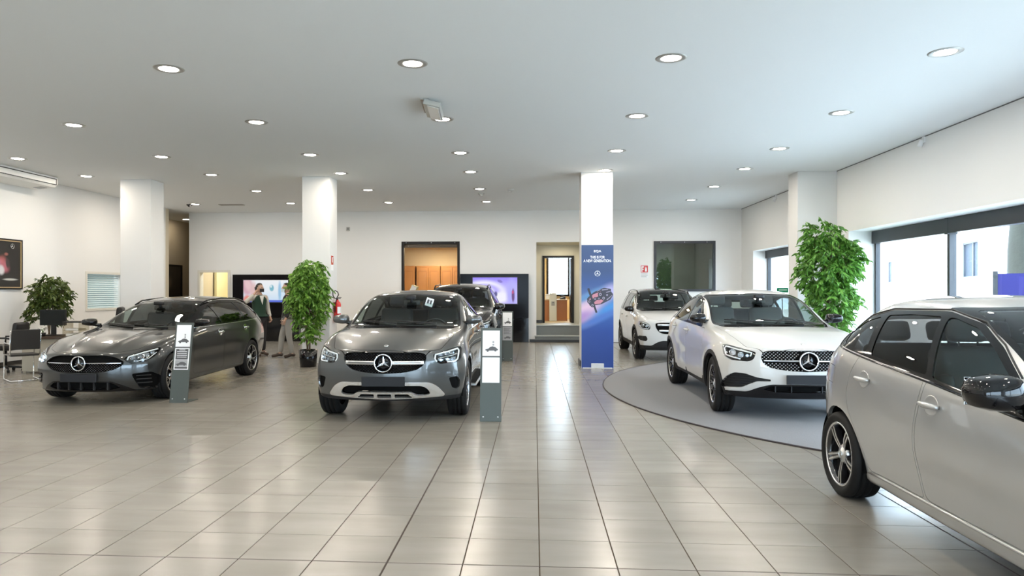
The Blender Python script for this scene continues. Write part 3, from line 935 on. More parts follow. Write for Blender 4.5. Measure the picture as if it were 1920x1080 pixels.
def wing_mirror(car, body, x, z, mat_cap, y0, size=(0.13, 0.115, 0.085), stem=0.09, drop=0.05, low=None):
    for sg in (1, -1):
        cx, cy, cz = x, sg * (y0 + stem + size[1]), z
        t = bmesh.new(); bmesh.ops.create_cube(t, size=2); bmesh.ops.subdivide_edges(t, edges=t.edges[:], cuts=4, use_grid_fill=True)
        for v in t.verts:
            p = v.co; n = p.normalized(); b = max(abs(p.x), abs(p.y), abs(p.z)) or 1
            q = p * 0.28 + n * 0.78
            q.x = min(q.x, 1) if q.x > 0 else max(q.x, -0.45)        # flat glass side
            k = 1 - 0.22 * (q.y * sg * 0.5 + 0.5)                     # slimmer at the tip
            v.co = Vector((q.x * size[0], q.y * size[1], q.z * size[2] * k))
        for f in t.faces: f.smooth = True
        mb = MB(); mb.merge(t, T(cx, cy, cz)); o = mb.build('wing_mirror', mat_cap, car)
        a = MB(); a.tube([(x - 0.01, sg * (y0 - 0.03), z - drop), (x, sg * (y0 + 0.04), z - drop * 0.9), (x, sg * (y0 + stem + 0.07), z - drop * 0.8)], [0.03, 0.026, 0.022], 8); a.build('mirror_arm', black_gloss, o)
        g = MB(); g.xbox(T(cx - size[0] * 0.455, cy, cz), (-0.004, -size[1] * 0.82, -size[2] * 0.72), (0.002, size[1] * 0.78, size[2] * 0.72), 0.002); g.build('mirror_glass', pbr('mirror', (0.75, 0.78, 0.8), 0.02, 1.0), o)
        st = MB(); st.tube([(cx + size[0] * 0.80, cy - sg * size[1] * 0.5, cz - size[2] * 0.12), (cx + size[0] * 0.78, cy + sg * size[1] * 0.4, cz - size[2] * 0.1), (cx + size[0] * 0.35, cy + sg * size[1] * 0.92, cz - size[2] * 0.06)], 0.008, 6); st.build('indicator_strip', low or grey_alloy, o)

def door_handle(car, body, x, z, mat, sides=(1, -1)):
    for sg in sides:
        r = body.surf_side(x, z, sg)
        if not r: continue
        p, n = r; M = frame_at(p, n)
        q = MB()
        # recess bowl
        q2 = MB(); q2.lathe([(0.0, 0.0005), (0.055, 0.001), (0.062, 0.003), (0.066, 0.0005)], 24, M @ Matrix.Diagonal((1.2, 0.95, 1, 1)));
        o = q2.build('door_handle', mat, car, True)
        rows = []
        for k in range(9):
            u = -1 + k / 4
            rows.append((u * 0.098, 0.010 + 0.024 * (1 - u ** 4), 0.014 + 0.005 * (1 - u * u)))
        q.tube([M @ Vector((u, 0, z_)) for u, z_, r_ in rows], [r_ for u, z_, r_ in rows], 10)
        q.build('grip', mat, o, True)

def side_outline(body, pts, mat, car, name, r=0.008, sides=(1, -1), push=0.003, closed=False):
    """moulding that follows side-view points over the body"""
    for sg in sides:
        P = []
        for x, z in pts:
            h = body.surf_side(x, z, sg)
            if h: P.append(h[0] + h[1] * push)
        if closed: P.append(P[0])
        if len(P) > 1: MB().tube(P, r, 6).build(name, mat, car, True)

def dense(pts, n=6, closed=False):
    out = []
    Q = pts + ([pts[0]] if closed else [])
    for a, b in zip(Q, Q[1:]):
        for k in range(n): out.append((a[0] + (b[0] - a[0]) * k / n, a[1] + (b[1] - a[1]) * k / n))
    out.append(Q[-1]); return out

def headlamp(car, body, tagname, poly, inner_led, modules, ang, xref, style='led'):
    """recessed dark housing behind a clear cover, with light guide and reflector modules placed on the body surface"""
    out = []
    covers = body.take(tagname, lens_glass, car, 'headlight', rim=0.0, push=0.002, mode='sides')
    tg = body.tags.index(tagname)
    hs = body.take(tagname, black_gloss, None, 'housing', rim=0.0, push=-0.045, mode='sides')
    rims = []
    for sg, cov, hou in zip((1, -1), covers, hs):
        hou.parent = cov
        def P(t, z, dep):
            o_ = Vector((xref, t, z)); d = Vector((cos(R(ang)), sin(R(ang)), 0))
            h = body.bvh.ray_cast(o_ + d * 1.2, -d)
            if h[0] is None: return None
            n = body.norm_at(h[0]); p = h[0] - n * dep
            if sg < 0: p = Vector((p.x, -p.y, p.z)); n = Vector((n.x, -n.y, n.z))
            return p, n
        for kk, pl in enumerate(inner_led):
            pts = [P(t, z, 0.010) for t, z in pl['pts']]; pts = [q[0] for q in pts if q]
            if len(pts) > 1: MB().tube(pts, pl['r'], 6).build('light_strip', pl.get('mat', drl_white), cov, True)
        mb = MB(); mg = MB()
        for (t, z, a_, b_, kind) in modules:
            q = P(t, z, 0.022)
            if not q: continue
            M = frame_at(q[0], (q[1] + Vector((1.2, 0, 0))).normalized())
            if kind == 'round':
                mg.lathe([(a_, -0.02), (a_, 0.012), (a_ * 0.86, 0.014), (a_ * 0.80, 0.004)], 20, M)
                mb.lathe([(a_ * 0.80, 0.0), (a_ * 0.5, 0.010), (0, 0.014)], 20, M)
            else:
                A = [(-a_, -b_), (a_, -b_), (a_, b_), (-a_, b_)]
                f = [mg.v(M @ Vector((x, y, 0.012))) for x, y in A]; c = [mg.v(M @ Vector((x * 0.45 + a_ * 0.1, y * 0.4, -0.012))) for x, y in A]
                for i in range(4): mg.face([f[i], f[(i + 1) % 4], c[(i + 1) % 4], c[i]])
                g = [mb.v(M @ Vector((x * 0.45 + a_ * 0.1, y * 0.4, -0.011))) for x, y in A]; mb.face(g)
        mg.build('reflector', pbr('reflector', (0.6, 0.62, 0.64), 0.12, 1.0), cov)
        if mb.bm.faces: mb.build('projector', pbr('projector', (0.5, 0.53, 0.56), 0.05, 0.6, coat=1.0), cov, True)
        else: mb.bm.free()
    return covers
# ---------------------------------------------------------------- the six cars
def circle(cx, cz, r, n=28):
    return [(cx + r * cos(2 * pi * k / n), cz + r * sin(2 * pi * k / n)) for k in range(n)]

def base_car(name, label, loc, S, paint, wheels, glassmats=(side_glass, dark_glass), mirror_mat=None, turn=0.0):
    """shell with arches, bonnet, doors, glazing, wheels, mirrors, interior; returns (empty, body)"""
    dz = S.get('drop', 0.0); car = thing(name, label, 'car', (loc[0], loc[1], loc[2] + dz), R(-90))
    b = CarBody(S)
    ra = S['ra']; wz = S['wz']; wb = S['wb']
    if S.get('arch_trim'):
        for xw in (0, -wb): b.cut('arch_trim', 'side', circle(xw, wz, ra + S['arch_trim'], 32), sel=lambda c, n: c.y > 0.55)
    if S.get('sill'):
        z = S['sill']; b.cut('sill', 'side', [(-ra - 0.02, z), (-ra - 0.02, 0.02), (-wb + ra + 0.02, 0.02), (-wb + ra + 0.02, z)], sel=lambda c, n: c.y > 0.5, over=('body', 'sill'))
    for xw in (0, -wb): b.cut('void', 'side', circle(xw, wz, ra, 32), sel=lambda c, n: c.y > 0.45)
    b.retag('void', lambda c, n, t: t in ('body', 'sill', 'arch_trim') and c.y > 0.42 and c.z < wz and min(abs(c.x), abs(c.x + wb)) < ra * 0.985 and n.z < -0.3)
    # bonnet and doors with real shut lines
    hp = S['hood']; hp = [(x, y) for x, y in hp] + [(hp[-1][0], -0.02), (hp[0][0], -0.02)]
    hp = rnd(hp, [0.0] + [0.06] * (len(hp) - 4) + [0.0] * 3, 4)
    b.cut('gap', 't', hp, sel=lambda c, n: c.x > S['cowl'] - 0.05); b.cut('hood', 't', [(x if y < 0 else x, y) for x, y in offset_poly(hp, 0.0045)], sel=lambda c, n: c.x > S['cowl'] - 0.05)
    b.retag('hood', lambda c, n, t: t == 'gap' and c.y < 0.02 and hp[-2][0] + 0.01 < c.x < hp[0][0] - 0.01)
    for d in ('front_door', 'rear_door'):
        p = rnd(S[d], 0.05, 4)
        b.cut('gap', 'side', p, over=('body', 'sill', 'gap')); b.cut(d, 'side', offset_poly(p, 0.0045), over=('gap', 'body'))
    for nm, p in S.get('flaps', []):
        b.cut('gap', 'side', rnd(p, 0.03, 4), over=('body',)); b.cut(nm, 'side', offset_poly(rnd(p, 0.03, 4), 0.004), over=('gap',))
    b.cut('window_surround', 'side', rnd(S['dlo'], S.get('dlo_r', 0.05), 3), sel=lambda c, n: c.x < S['cowl'] + 0.1)
    for nm, p in S['panes']: b.cut(nm, 'side', rnd(p, 0.03, 3), over=('window_surround',))
    ws = S['ws']
    wsel = lambda c, n: S['cowl'] + 0.25 > c.x > S['header'] - 0.25 and n.z > 0.1
    b.cut('windscreen_band', 'f', rnd([(-0.01, ws[0][1] - 0.03), (ws[0][0] + 0.012, ws[0][1] - 0.03), (ws[1][0] + 0.03, ws[1][1] - 0.028), (ws[2][0] + 0.022, ws[2][1] + 0.012), (-0.01, ws[3][1] + 0.012)], [0, .02, .02, .04, 0], 3), sel=wsel, over=('body', 'hood', 'gap'))
    b.cut('windscreen', 'f', rnd([(-0.01, ws[0][1]), ws[0], ws[1], ws[2], (-0.01, ws[3][1])], [0, .05, .03, .05, 0], 4), sel=wsel, over=('windscreen_band',))
    rs = S['rs']
    b.cut('rear_screen', 'r', rnd([(-0.01, rs[0][1])] + rs + [(-0.01, rs[-1][1])], [0] + [.05] * len(rs) + [0], 3), sel=lambda c, n: c.z > rs[0][1] - 0.05 and c.x < S['rs_x'])
    if S.get('roof_panel'):
        b.cut('roof_panel', 't', [(S['header'] + 0.1, -0.02), (S['header'] - 0.0, 0.56), (S['header'] - 0.25, 0.585), (S['X_roof_end'], 0.55), (S['X_roof_end'], -0.02)], sel=lambda c, n: c.z > S['roof_panel'], over=('body',))
    b.S['car'] = car
    wz_ = S['tyre_r'] + S.get('lift', 0.0)
    for x, st in ((0.0, turn), (-wb, 0)):
        for sd in (1, -1):
            w_ = wheel(car, (x, sd * S['track'] / 2, S['tyre_r'] - dz), sd, S, wheels)
            if st: w_.rotation_euler = (0, 0, R(st))
    # dark wheel housings
    for xw in (0, -wb):
        for sg in (1, -1):
            al = MB(); n = 18; rows = []
            for k in range(n + 1):
                a = -0.15 + (pi + 0.3) * k / n
                rows.append([al.v((xw + (ra + 0.012) * cos(a), sg * y, wz + (ra + 0.012) * sin(a))) for y in (0.44, S['w_arch'] - 0.03)])
            for A, B in zip(rows, rows[1:]): al.face([A[0], A[1], B[1], B[0]])
            al.face([r[0] for r in rows])
            al.build('wheel_housing', black_void, car)
    interior(car, S, S.get('seat_mat', seat_dark))
    if mirror_mat is not None:
        m = S['mirror']; wing_mirror(car, b, m[0], m[1], mirror_mat, m[2], *m[3:])
    return car, b

def finish_car(car, b, S, paint, extra=(), glassmats=(side_glass, dark_glass)):
    b.retag('underbody', lambda c, n, t: t in ('body',) and n.z < -0.6 and c.z < S['bot'][0][1] + 0.30)
    for nm, mat, kw in extra:
        b.take(nm, mat, car, **kw)
    b.take('body', paint, car, 'body_shell', rim=0.03)
    b.take('underbody', dark_plastic, car, rim=0.0)
    b.take('hood', paint, car, 'hood', rim=0.02)
    for d in ('front_door', 'rear_door'): b.take(d, paint, car, d, rim=0.02, mode='sides')
    for nm, p in S.get('flaps', []): b.take(nm, paint, car, nm, rim=0.01, mode='sides')
    b.take('window_surround', S.get('surround_mat', black_gloss), car, rim=0.015, mode='sides', push=-0.001)
    for nm, p in S['panes']: b.take(nm, glassmats[0] if nm == 'front_side_glass' else glassmats[1], car, nm, rim=0, push=-0.006, mode='sides')
    b.take('windscreen_band', black_gloss, car, rim=0.01, push=-0.001)
    b.take('windscreen', ws_glass, car, rim=0, push=-0.002)
    b.take('rear_screen', S.get('rear_glass', glassmats[1]), car, rim=0, push=-0.003)
    if S.get('roof_panel'): b.take('roof_panel', black_gloss, car, rim=0.01)
    for xs, nm in ((0.0, 'wheel_arch_trim'), (-S['wb'], 'rear_arch_trim')):
        b.retag(nm, lambda c, n, t: t == 'arch_trim' and abs(c.x - xs) < S['wb'] / 2)
        b.take(nm, dark_plastic, car, 'wheel_arch_trim', rim=0.03, push=0.006, mode='sides')
    if S.get('sill'): b.take('sill', S.get('sill_mat', dark_plastic), car, 'sill_moulding', rim=0.02, push=0.004, mode='sides')
    b.bm.free()

def plate(car, b, z, hw=0.26, hh=0.056, out=0.03):
    p, n = b.surf(0, z); q, _ = b.surf(hw, z)
    mb = MB(); mb.box((q.x - 0.05, -hw + 0.04, z - hh * 0.6), (p.x + out - 0.008, hw - 0.04, z + hh * 0.6)); mb.box((p.x + out - 0.012, -hw, z - hh), (p.x + out, hw, z + hh), 0.004)
    mb.build('number_plate', plate_grey, car)

def grille_studs(car, b, parent, mat, polys, pitch, size, skip, push, name='grille_studs', kz=0.85):
    """rows of small pins standing on the recessed grille"""
    mb = MB(); row = 0
    zmin = min(p[1] for p in polys); zmax = max(p[1] for p in polys); ym = max(p[0] for p in polys)
    z = zmin + pitch * 0.4
    def inside(u, v):
        r = False; j = len(polys) - 1
        for i in range(len(polys)):
            xi, yi = polys[i]; xj, yj = polys[j]
            if (yi > v) != (yj > v) and u < (xj - xi) * (v - yi) / (yj - yi) + xi: r = not r
            j = i
        return r
    while z < zmax:
        y = -ym - pitch + (row % 2) * pitch * 0.5
        while y < ym + pitch:
            if inside(abs(y), z) and not skip(y, z):
                h = b.surf(y, z)
                if h:
                    s_ = size(y, z); p = h[0] + Vector((1, 0, 0)) * push
                    c = [mb.v(p + Vector((0, dy * s_ * 0.5, dz * s_ * 0.5 * kz))) for dy, dz in ((1, 0), (0, 1), (-1, 0), (0, -1))]
                    t = mb.v(p + Vector((s_ * 0.5, 0, 0)))
                    for i in range(4): mb.face([c[i], c[(i + 1) % 4], t])
            y += pitch
        z += pitch * 0.5 * 0.9; row += 1
    if mb.bm.faces:
        o = mb.build(name, mat, parent); o['kind'] = 'stuff'; return o

def bar(car, b, y0, y1, z, hh, out, mat, name, depth=0.03, taper=1.0):
    """bar across the nose following its curve"""
    mb = MB()
    n = 10; rows = []
    for k in range(n + 1):
        y = y0 + (y1 - y0) * k / n; h = b.surf(y, z)
        if not h: continue
        x = h[0].x + out; u = abs(2 * k / n - 1); hz = hh * (1 - (1 - taper) * u)
        rows.append([mb.v((x - depth, y, z - hz)), mb.v((x - 0.004, y, z - hz)), mb.v((x, y, z - hz * 0.5)), mb.v((x, y, z + hz * 0.5)), mb.v((x - 0.004, y, z + hz)), mb.v((x - depth, y, z + hz))])
    for A, B in zip(rows, rows[1:]):
        for i in range(5): mb.face([A[i], A[i + 1], B[i + 1], B[i]])
    if rows: mb.face(rows[0]); mb.face(rows[-1][::-1])
    return mb.build(name, mat, car)

def big_star(car, b, z, r, out):
    p, n = b.surf(0, z); M = frame_at(Vector((p.x + out, 0, z)), Vector((1, 0, 0.02)))
    d = MB(); d.lathe([(0, -0.012), (r * 0.9, -0.012), (r * 0.93, 0.0), (0, 0.0)], 24, M); o = d.build('emblem_disc', black_gloss, car)
    s_ = MB(); star_mesh(s_, M, r); s_.build('star_emblem', chrome, o)

def hood_badge(car, b, x):
    p, n = b.surf_top(x, 0); M = frame_at(p, n, Vector((1, 0, 0)))
    m = MB(); m.lathe([(0, 0.006), (0.022, 0.005), (0.028, 0.003), (0.028, 0)], 16, M); m.build('hood_badge', silver, car, True)

def wipers(car, b, S):
    ws = S['ws']
    for y0, y1 in ((0.45, -0.12), (-0.10, -0.60)):
        pts = []
        for k in range(6):
            y = y0 + (y1 - y0) * k / 5
            z = ws[0][1] + 0.015 + 0.03 * (k / 5)
            h = b.surf(y, z)
            if h and h[0].x < S['cowl'] + 0.2: pts.append(h[0] + h[1] * 0.014)
        if len(pts) > 1: MB().tube(pts, 0.008, 6).build('wiper', black_plastic, car)

def side_rail(car, b, pts, mat, r=0.016, name='roof_rail', lift=0.05):
    for sg in (1, -1):
        P = []
        for i, (x, y) in enumerate(pts):
            h = b.bvh.ray_cast(Vector((x, y, 3)), Vector((0, 0, -1)))
            if h[0] is None: continue
            e = lift if 0 < i < len(pts) - 1 else 0.0
            P.append(Vector((x, sg * y, h[0].z + e)))
        MB().tube(P, r, 8).build(name, mat, car, True)

# --- paints
grey_paint = pbr('graphite grey paint', (0.030, 0.032, 0.032), 0.30, 0.5, coat=1.0, back=(0.02, 0.02, 0.02), flake=0.05)
iron_paint = pbr('iron grey paint', (0.080, 0.083, 0.083), 0.30, 0.6, coat=1.0, back=(0.02, 0.02, 0.02), flake=0.05)
white_paint = pbr('polar white paint', (0.56, 0.555, 0.535), 0.35, 0.0, coat=1.0, back=(0.03, 0.03, 0.03))
white_paint2 = pbr('soft white paint', (0.60, 0.60, 0.59), 0.35, 0.0, coat=1.0, back=(0.03, 0.03, 0.03))
silver_paint = pbr('silver paint', (0.50, 0.50, 0.495), 0.32, 0.6, coat=1.0, back=(0.03, 0.03, 0.03), flake=0.04)
black_paint = pbr('black paint', (0.006, 0.006, 0.008), 0.25, 0.2, coat=1.0, back=(0.01, 0.01, 0.01))

# ================= coupe SUV (two of them: grey and white)
def coupe_spec():
    return dict(wb=2.873, wz=0.36, ra=0.405, tyre_r=0.362, tyre_w=0.245, rim_r=0.255, track=1.63, w_arch=0.94, flare=0.022, fc=0.27, rc=0.25, tuck=0.03,
        scoop=(0.62, 0.012),
        front=[(.22, .68), (.30, .765), (.42, .815), (.58, .83), (.75, .82), (.86, .79), (.98, .72)],
        rear=[(.3, -3.70), (.5, -3.86), (.7, -3.88), (.9, -3.86), (1.1, -3.80)],
        top=[(.83, .885), (.68, .95), (.4, 1.015), (0, 1.075), (-.35, 1.11), (-.50, 1.122), (-.68, 1.19), (-1.0, 1.375), (-1.35, 1.535), (-1.6, 1.59), (-1.95, 1.612), (-2.4, 1.585), (-2.9, 1.47), (-3.3, 1.30), (-3.6, 1.14), (-3.75, 1.08), (-3.88, 1.05)],
        belt=[(.83, .76), (.4, .90), (0, .96), (-.6, 1.02), (-1.5, 1.05), (-2.5, 1.09), (-3.3, 1.08), (-3.88, .95)],
        w=[(.83, .86), (.5, .925), (.1, .937), (-1.4, .935), (-2.9, .945), (-3.4, .90), (-3.88, .80)],
        wr=[(.83, .66), (.4, .71), (0, .74), (-.5, .755), (-.68, .765), (-1.0, .735), (-1.4, .69), (-1.9, .655), (-2.5, .635), (-3.0, .615), (-3.5, .61), (-3.88, .62)],
        zr=[(.83, .87), (.4, 1.0), (0, 1.06), (-.5, 1.105), (-.68, 1.14), (-1.0, 1.325), (-1.4, 1.49), (-1.9, 1.552), (-2.5, 1.505), (-3.0, 1.37), (-3.5, 1.15), (-3.88, 1.02)],
        bot=[(.83, .27), (.4, .255), (0, .25), (-1.4, .27), (-2.9, .28), (-3.4, .32), (-3.88, .42)],
        hood=[(.775, 0.0), (.77, .44), (.60, .66), (.2, .755), (-.50, .80), (-.52, 0.0)], cowl=-.50, header=-1.40,
        front_door=[(-.60, 1.06), (-.60, .40), (-.66, .34), (-1.70, .34), (-1.74, .60), (-1.74, 1.12)],
        rear_door=[(-1.76, 1.12), (-1.76, .60), (-1.74, .34), (-2.36, .34), (-2.44, .55), (-2.56, .72), (-2.66, .86), (-2.68, 1.14)],
        dlo=[(-.76, 1.07), (-.86, 1.16), (-1.38, 1.445), (-1.75, 1.512), (-2.1, 1.515), (-2.55, 1.445), (-2.95, 1.31), (-3.24, 1.165), (-2.9, 1.135), (-2.0, 1.10)],
        panes=[('front_side_glass', [(-.92, 1.105), (-1.40, 1.41), (-1.70, 1.472), (-1.74, 1.12)]), ('rear_side_glass', [(-1.80, 1.125), (-1.77, 1.48), (-2.1, 1.484), (-2.50, 1.415), (-2.66, 1.155)]), ('quarter_glass', [(-2.72, 1.16), (-2.58, 1.40), (-2.9, 1.29), (-3.14, 1.175)])],
        ws=[(.68, 1.120), (.745, 1.145), (.645, 1.512), (0, 1.535)], rs=[(.50, 1.12), (.52, 1.42)], rs_x=-2.7,
        seat=(-1.78, .72), dash=(-.62, 1.08), rvm=(-1.18, 1.42), mirror=(-.78, 1.195, .815, (.105, .108, .072), .02, .05))

# ---- the grey one, centre of the room
S = coupe_spec()
wh = dict(kind='multi', barrel=dark_alloy, lip=bright_alloy, body=grey_alloy, face=0.8, hub=grey_alloy)
car, b = base_car('car', 'graphite grey coupe-backed SUV facing the room centre, chrome skid trim, boxy bar in its grille', (-1.79, 9.28, 0), S, iron_paint, wh, mirror_mat=iron_paint)
gp = rnd([(-0.01, .862), (.40, .858), (.485, .842), (.505, .79), (.475, .71), (.40, .655), (.25, .620), (-0.01, .606)], [0, .05, .05, .05, .06, .06, .08, 0], 4)
b.cut('grille', 'f', gp, sel=lambda c, n: c.x > .5)
hl = rnd([(.545, .832), (.70, .868), (.90, .905), (.985, .90), (.955, .765), (.86, .725), (.64, .715), (.575, .745)], .03, 4)
b.cut('headlight', 'f', hl, sel=lambda c, n: c.x > .25, ang=18, xref=.62)
b.cut('bumper_trim', 'f', rnd([(-0.01, .508), (.54, .502), (.63, .45), (.71, .345), (.66, .305), (-0.01, .292)], [0, .06, .06, .02, .03, 0], 4), sel=lambda c, n: c.x > .4)
b.cut('intake', 'f', rnd([(-0.01, .468), (.44, .462), (.51, .43), (.545, .365), (.50, .345), (.385, .345), (.33, .385), (-0.01, .385)], [0, .03, .05, .02, .03, .03, .03, 0], 4), over=('bumper_trim',))
b.cut('slot', 'f', rnd([(-0.01, .362), (.085, .362), (.085, .318), (-0.01, .318)], [0, .015, .015, 0], 3), over=('bumper_trim',))
b.cut('slot', 'f', rnd([(.125, .362), (.28, .362), (.33, .322), (.315, .315), (.125, .318)], .012, 3), over=('bumper_trim',))
b.cut('side_vent', 'f', rnd([(.755, .545), (.87, .56), (.91, .50), (.90, .42), (.855, .40), (.80, .42)], .025, 3), sel=lambda c, n: c.x > .2, ang=12, xref=.62)
b.cut('lower_lip', 'f', [(-0.01, .295), (.99, .335), (.99, .1), (-0.01, .1)], sel=lambda c, n: c.x > .35, over=('body', 'bumper_trim'))
headlamp(car, b, 'headlight', hl, [dict(pts=dense([(.60, .742), (.575, .775), (.585, .828), (.70, .852), (.92, .888), (.935, .86), (.90, .765), (.84, .738), (.74, .735)], 4), r=.011), dict(pts=dense([(.62, .782), (.90, .828)], 6), r=.005, mat=silver)],
    [(.66, .825, .030, .018, 'box'), (.74, .835, .030, .02, 'box'), (.82, .848, .032, .02, 'box'), (.66, .762, .028, .016, 'box'), (.75, .768, .03, .018, 'box'), (.83, .785, .03, .018, 'box')], 18, .62)
plate(car, b, .515)
bar(car, b, -.475, -.10, .735, .022, .006, silver, 'grille_bar'); bar(car, b, .10, .475, .735, .022, .006, silver, 'grille_bar')
bar(car, b, -.44, -.12, .735, .005, .009, dark_plastic, 'bar_inlay', .01); bar(car, b, .12, .44, .735, .005, .009, dark_plastic, 'bar_inlay', .01)
big_star(car, b, .735, .112, .022)
grille_studs(car, b, car, pbr('grille pin dark', (0.08, 0.08, 0.085), .3, .6), gp, .036, lambda y, z: .018, lambda y, z: hypot(y, z - .735) < .12 or abs(z - .735) < .03, -.035)
hood_badge(car, b, .66); wipers(car, b, S)
door_handle(car, b, -1.62, .985, iron_paint); door_handle(car, b, -2.52, 1.015, iron_paint)

side_outline(b, dense([(-.76, 1.06), (-2.0, 1.088), (-2.9, 1.122), (-3.25, 1.155)], 5), chrome, car, 'window_moulding', .006)
for sg in (1, -1):           # running board with rubber cleats
    rb = MB(); rb.box((-2.38, sg * .82, .30), (-.50, sg * 1.0, .335), .012); o = rb.build('running_board', silver, car)
    cl = MB()
    for k in range(26): cl.box((-.56 - k * .068, sg * .87, .333), (-.59 - k * .068, sg * .985, .341))
    cl.build('cleats', rubber, o)
# tag hanging from the inner mirror
tg_ = MB(); tg_.xbox(T(-1.10, .27, 1.43) @ RX(R(-18)), (-.003, -.055, -.06), (.003, .055, .06)); o = tg_.build('mirror_tag', print_white, car)
q = MB(); q.xbox(T(-1.096, .27, 1.435) @ RX(R(-18)), (-.001, -.035, -.03), (.001, -.005, .03)); q.xbox(T(-1.096, .27, 1.435) @ RX(R(-18)), (-.001, .008, -.03), (.001, .035, .03)); q.build('tag_print', print_dark, o)
kw = dict(rim=0.0, push=-.045)
finish_car(car, b, S, iron_paint, [('grille', black_void, kw), ('bumper_trim', pbr('satin chrome', (.80, .81, .82), .15, .85), dict(rim=.03, push=.008)), ('intake', black_void, kw), ('slot', black_void, dict(rim=0, push=-.03)), ('side_vent', black_void, dict(rim=0, push=-.02, mode='sides')), ('lower_lip', dark_plastic, dict(rim=.02, push=.0))])
CAR_GREY_COUPE = car

# ---- the white one on the carpet
S = coupe_spec(); S.update(arch_trim=.05, sill=.40, rear_glass=side_glass, seat_mat=seat_grey)
wh = dict(kind='turbine', barrel=dark_alloy, lip=bright_alloy, body=dark_alloy, face=0.45, hub=silver)
car, b = base_car('car', 'white coupe-backed SUV on the round grey carpet, studded grille and black mirrors', (3.27, 9.68, 0.0135), S, white_paint, wh, mirror_mat=black_gloss, turn=-4)
gp = rnd([(-0.01, .862), (.42, .858), (.50, .838), (.525, .78), (.505, .70), (.43, .65), (.25, .618), (-0.01, .606)], [0, .05, .05, .05, .06, .06, .08, 0], 4)
b.cut('grille', 'f', gp, sel=lambda c, n: c.x > .5)
b.cut('headlight', 'f', hl, sel=lambda c, n: c.x > .25, ang=18, xref=.62)
b.cut('intake', 'f', rnd([(.96, .375), (.955, .45), (.90, .53), (.82, .575), (.70, .572), (.56, .528), (.40, .508), (.40, .482), (.56, .478), (.66, .43), (.74, .385)], .03, 3), sel=lambda c, n: c.x > .2, ang=10, xref=.66)
b.cut('lower_lip', 'f', rnd([(-0.01, .452), (.42, .448), (.56, .40), (.66, .345), (.99, .338), (.99, .1), (-0.01, .1)], [0, .05, .05, .04, 0, 0, 0], 4), sel=lambda c, n: c.x > .3, over=('body',))
b.cut('lower_grille', 'f', rnd([(-0.01, .435), (.41, .430), (.50, .385), (.36, .355), (-0.01, .35)], [0, .03, .02, .03, 0], 3), over=('lower_lip',))
headlamp(car, b, 'headlight', hl, [dict(pts=dense([(.74, .742), (.93, .782), (.955, .86), (.93, .888), (.70, .845), (.60, .822), (.62, .78)], 4), r=.010)],
    [(.85, .825, .040, .04, 'round'), (.74, .795, .034, .03, 'round'), (.66, .79, .02, .02, 'box')], 18, .62)
plate(car, b, .515)
bar(car, b, -.49, -.10, .735, .008, .0, silver, 'grille_bar'); bar(car, b, .10, .49, .735, .008, .0, silver, 'grille_bar')
big_star(car, b, .735, .116, .020)
grille_studs(car, b, car, pbr('stud silver', (.75, .76, .80), .3, .6), gp, .042, lambda y, z: .021, lambda y, z: hypot(y, z - .735) < .125 or abs(z - .735) < .020, -.03)
for z in (.545, .515, .485, .455, .425): bar(car, b, .55, .90, z, .004, -.012, black_plastic, 'intake_fin', .02); bar(car, b, -.90, -.55, z, .004, -.012, black_plastic, 'intake_fin', .02)
for y in (-.36, -.18, .18, .36): q = MB(); p_, _ = b.surf(y, .39); q.box((p_.x - .04, y - .006, .352), (p_.x - .006, y + .006, .432)); q.build('lower_grille_post', black_plastic, car)
hood_badge(car, b, .66); wipers(car, b, S)
door_handle(car, b, -1.62, .985, white_paint); door_handle(car, b, -2.52, 1.015, white_paint)
finish_car(car, b, S, white_paint, [('grille', black_void, dict(rim=0, push=-.04)), ('intake', dark_plastic, dict(rim=0, push=-.03, mode='sides')), ('lower_lip', black_gloss, dict(rim=.03, push=.004)), ('lower_grille', black_void, dict(rim=0, push=-.03))], glassmats=(side_glass, dark_glass))

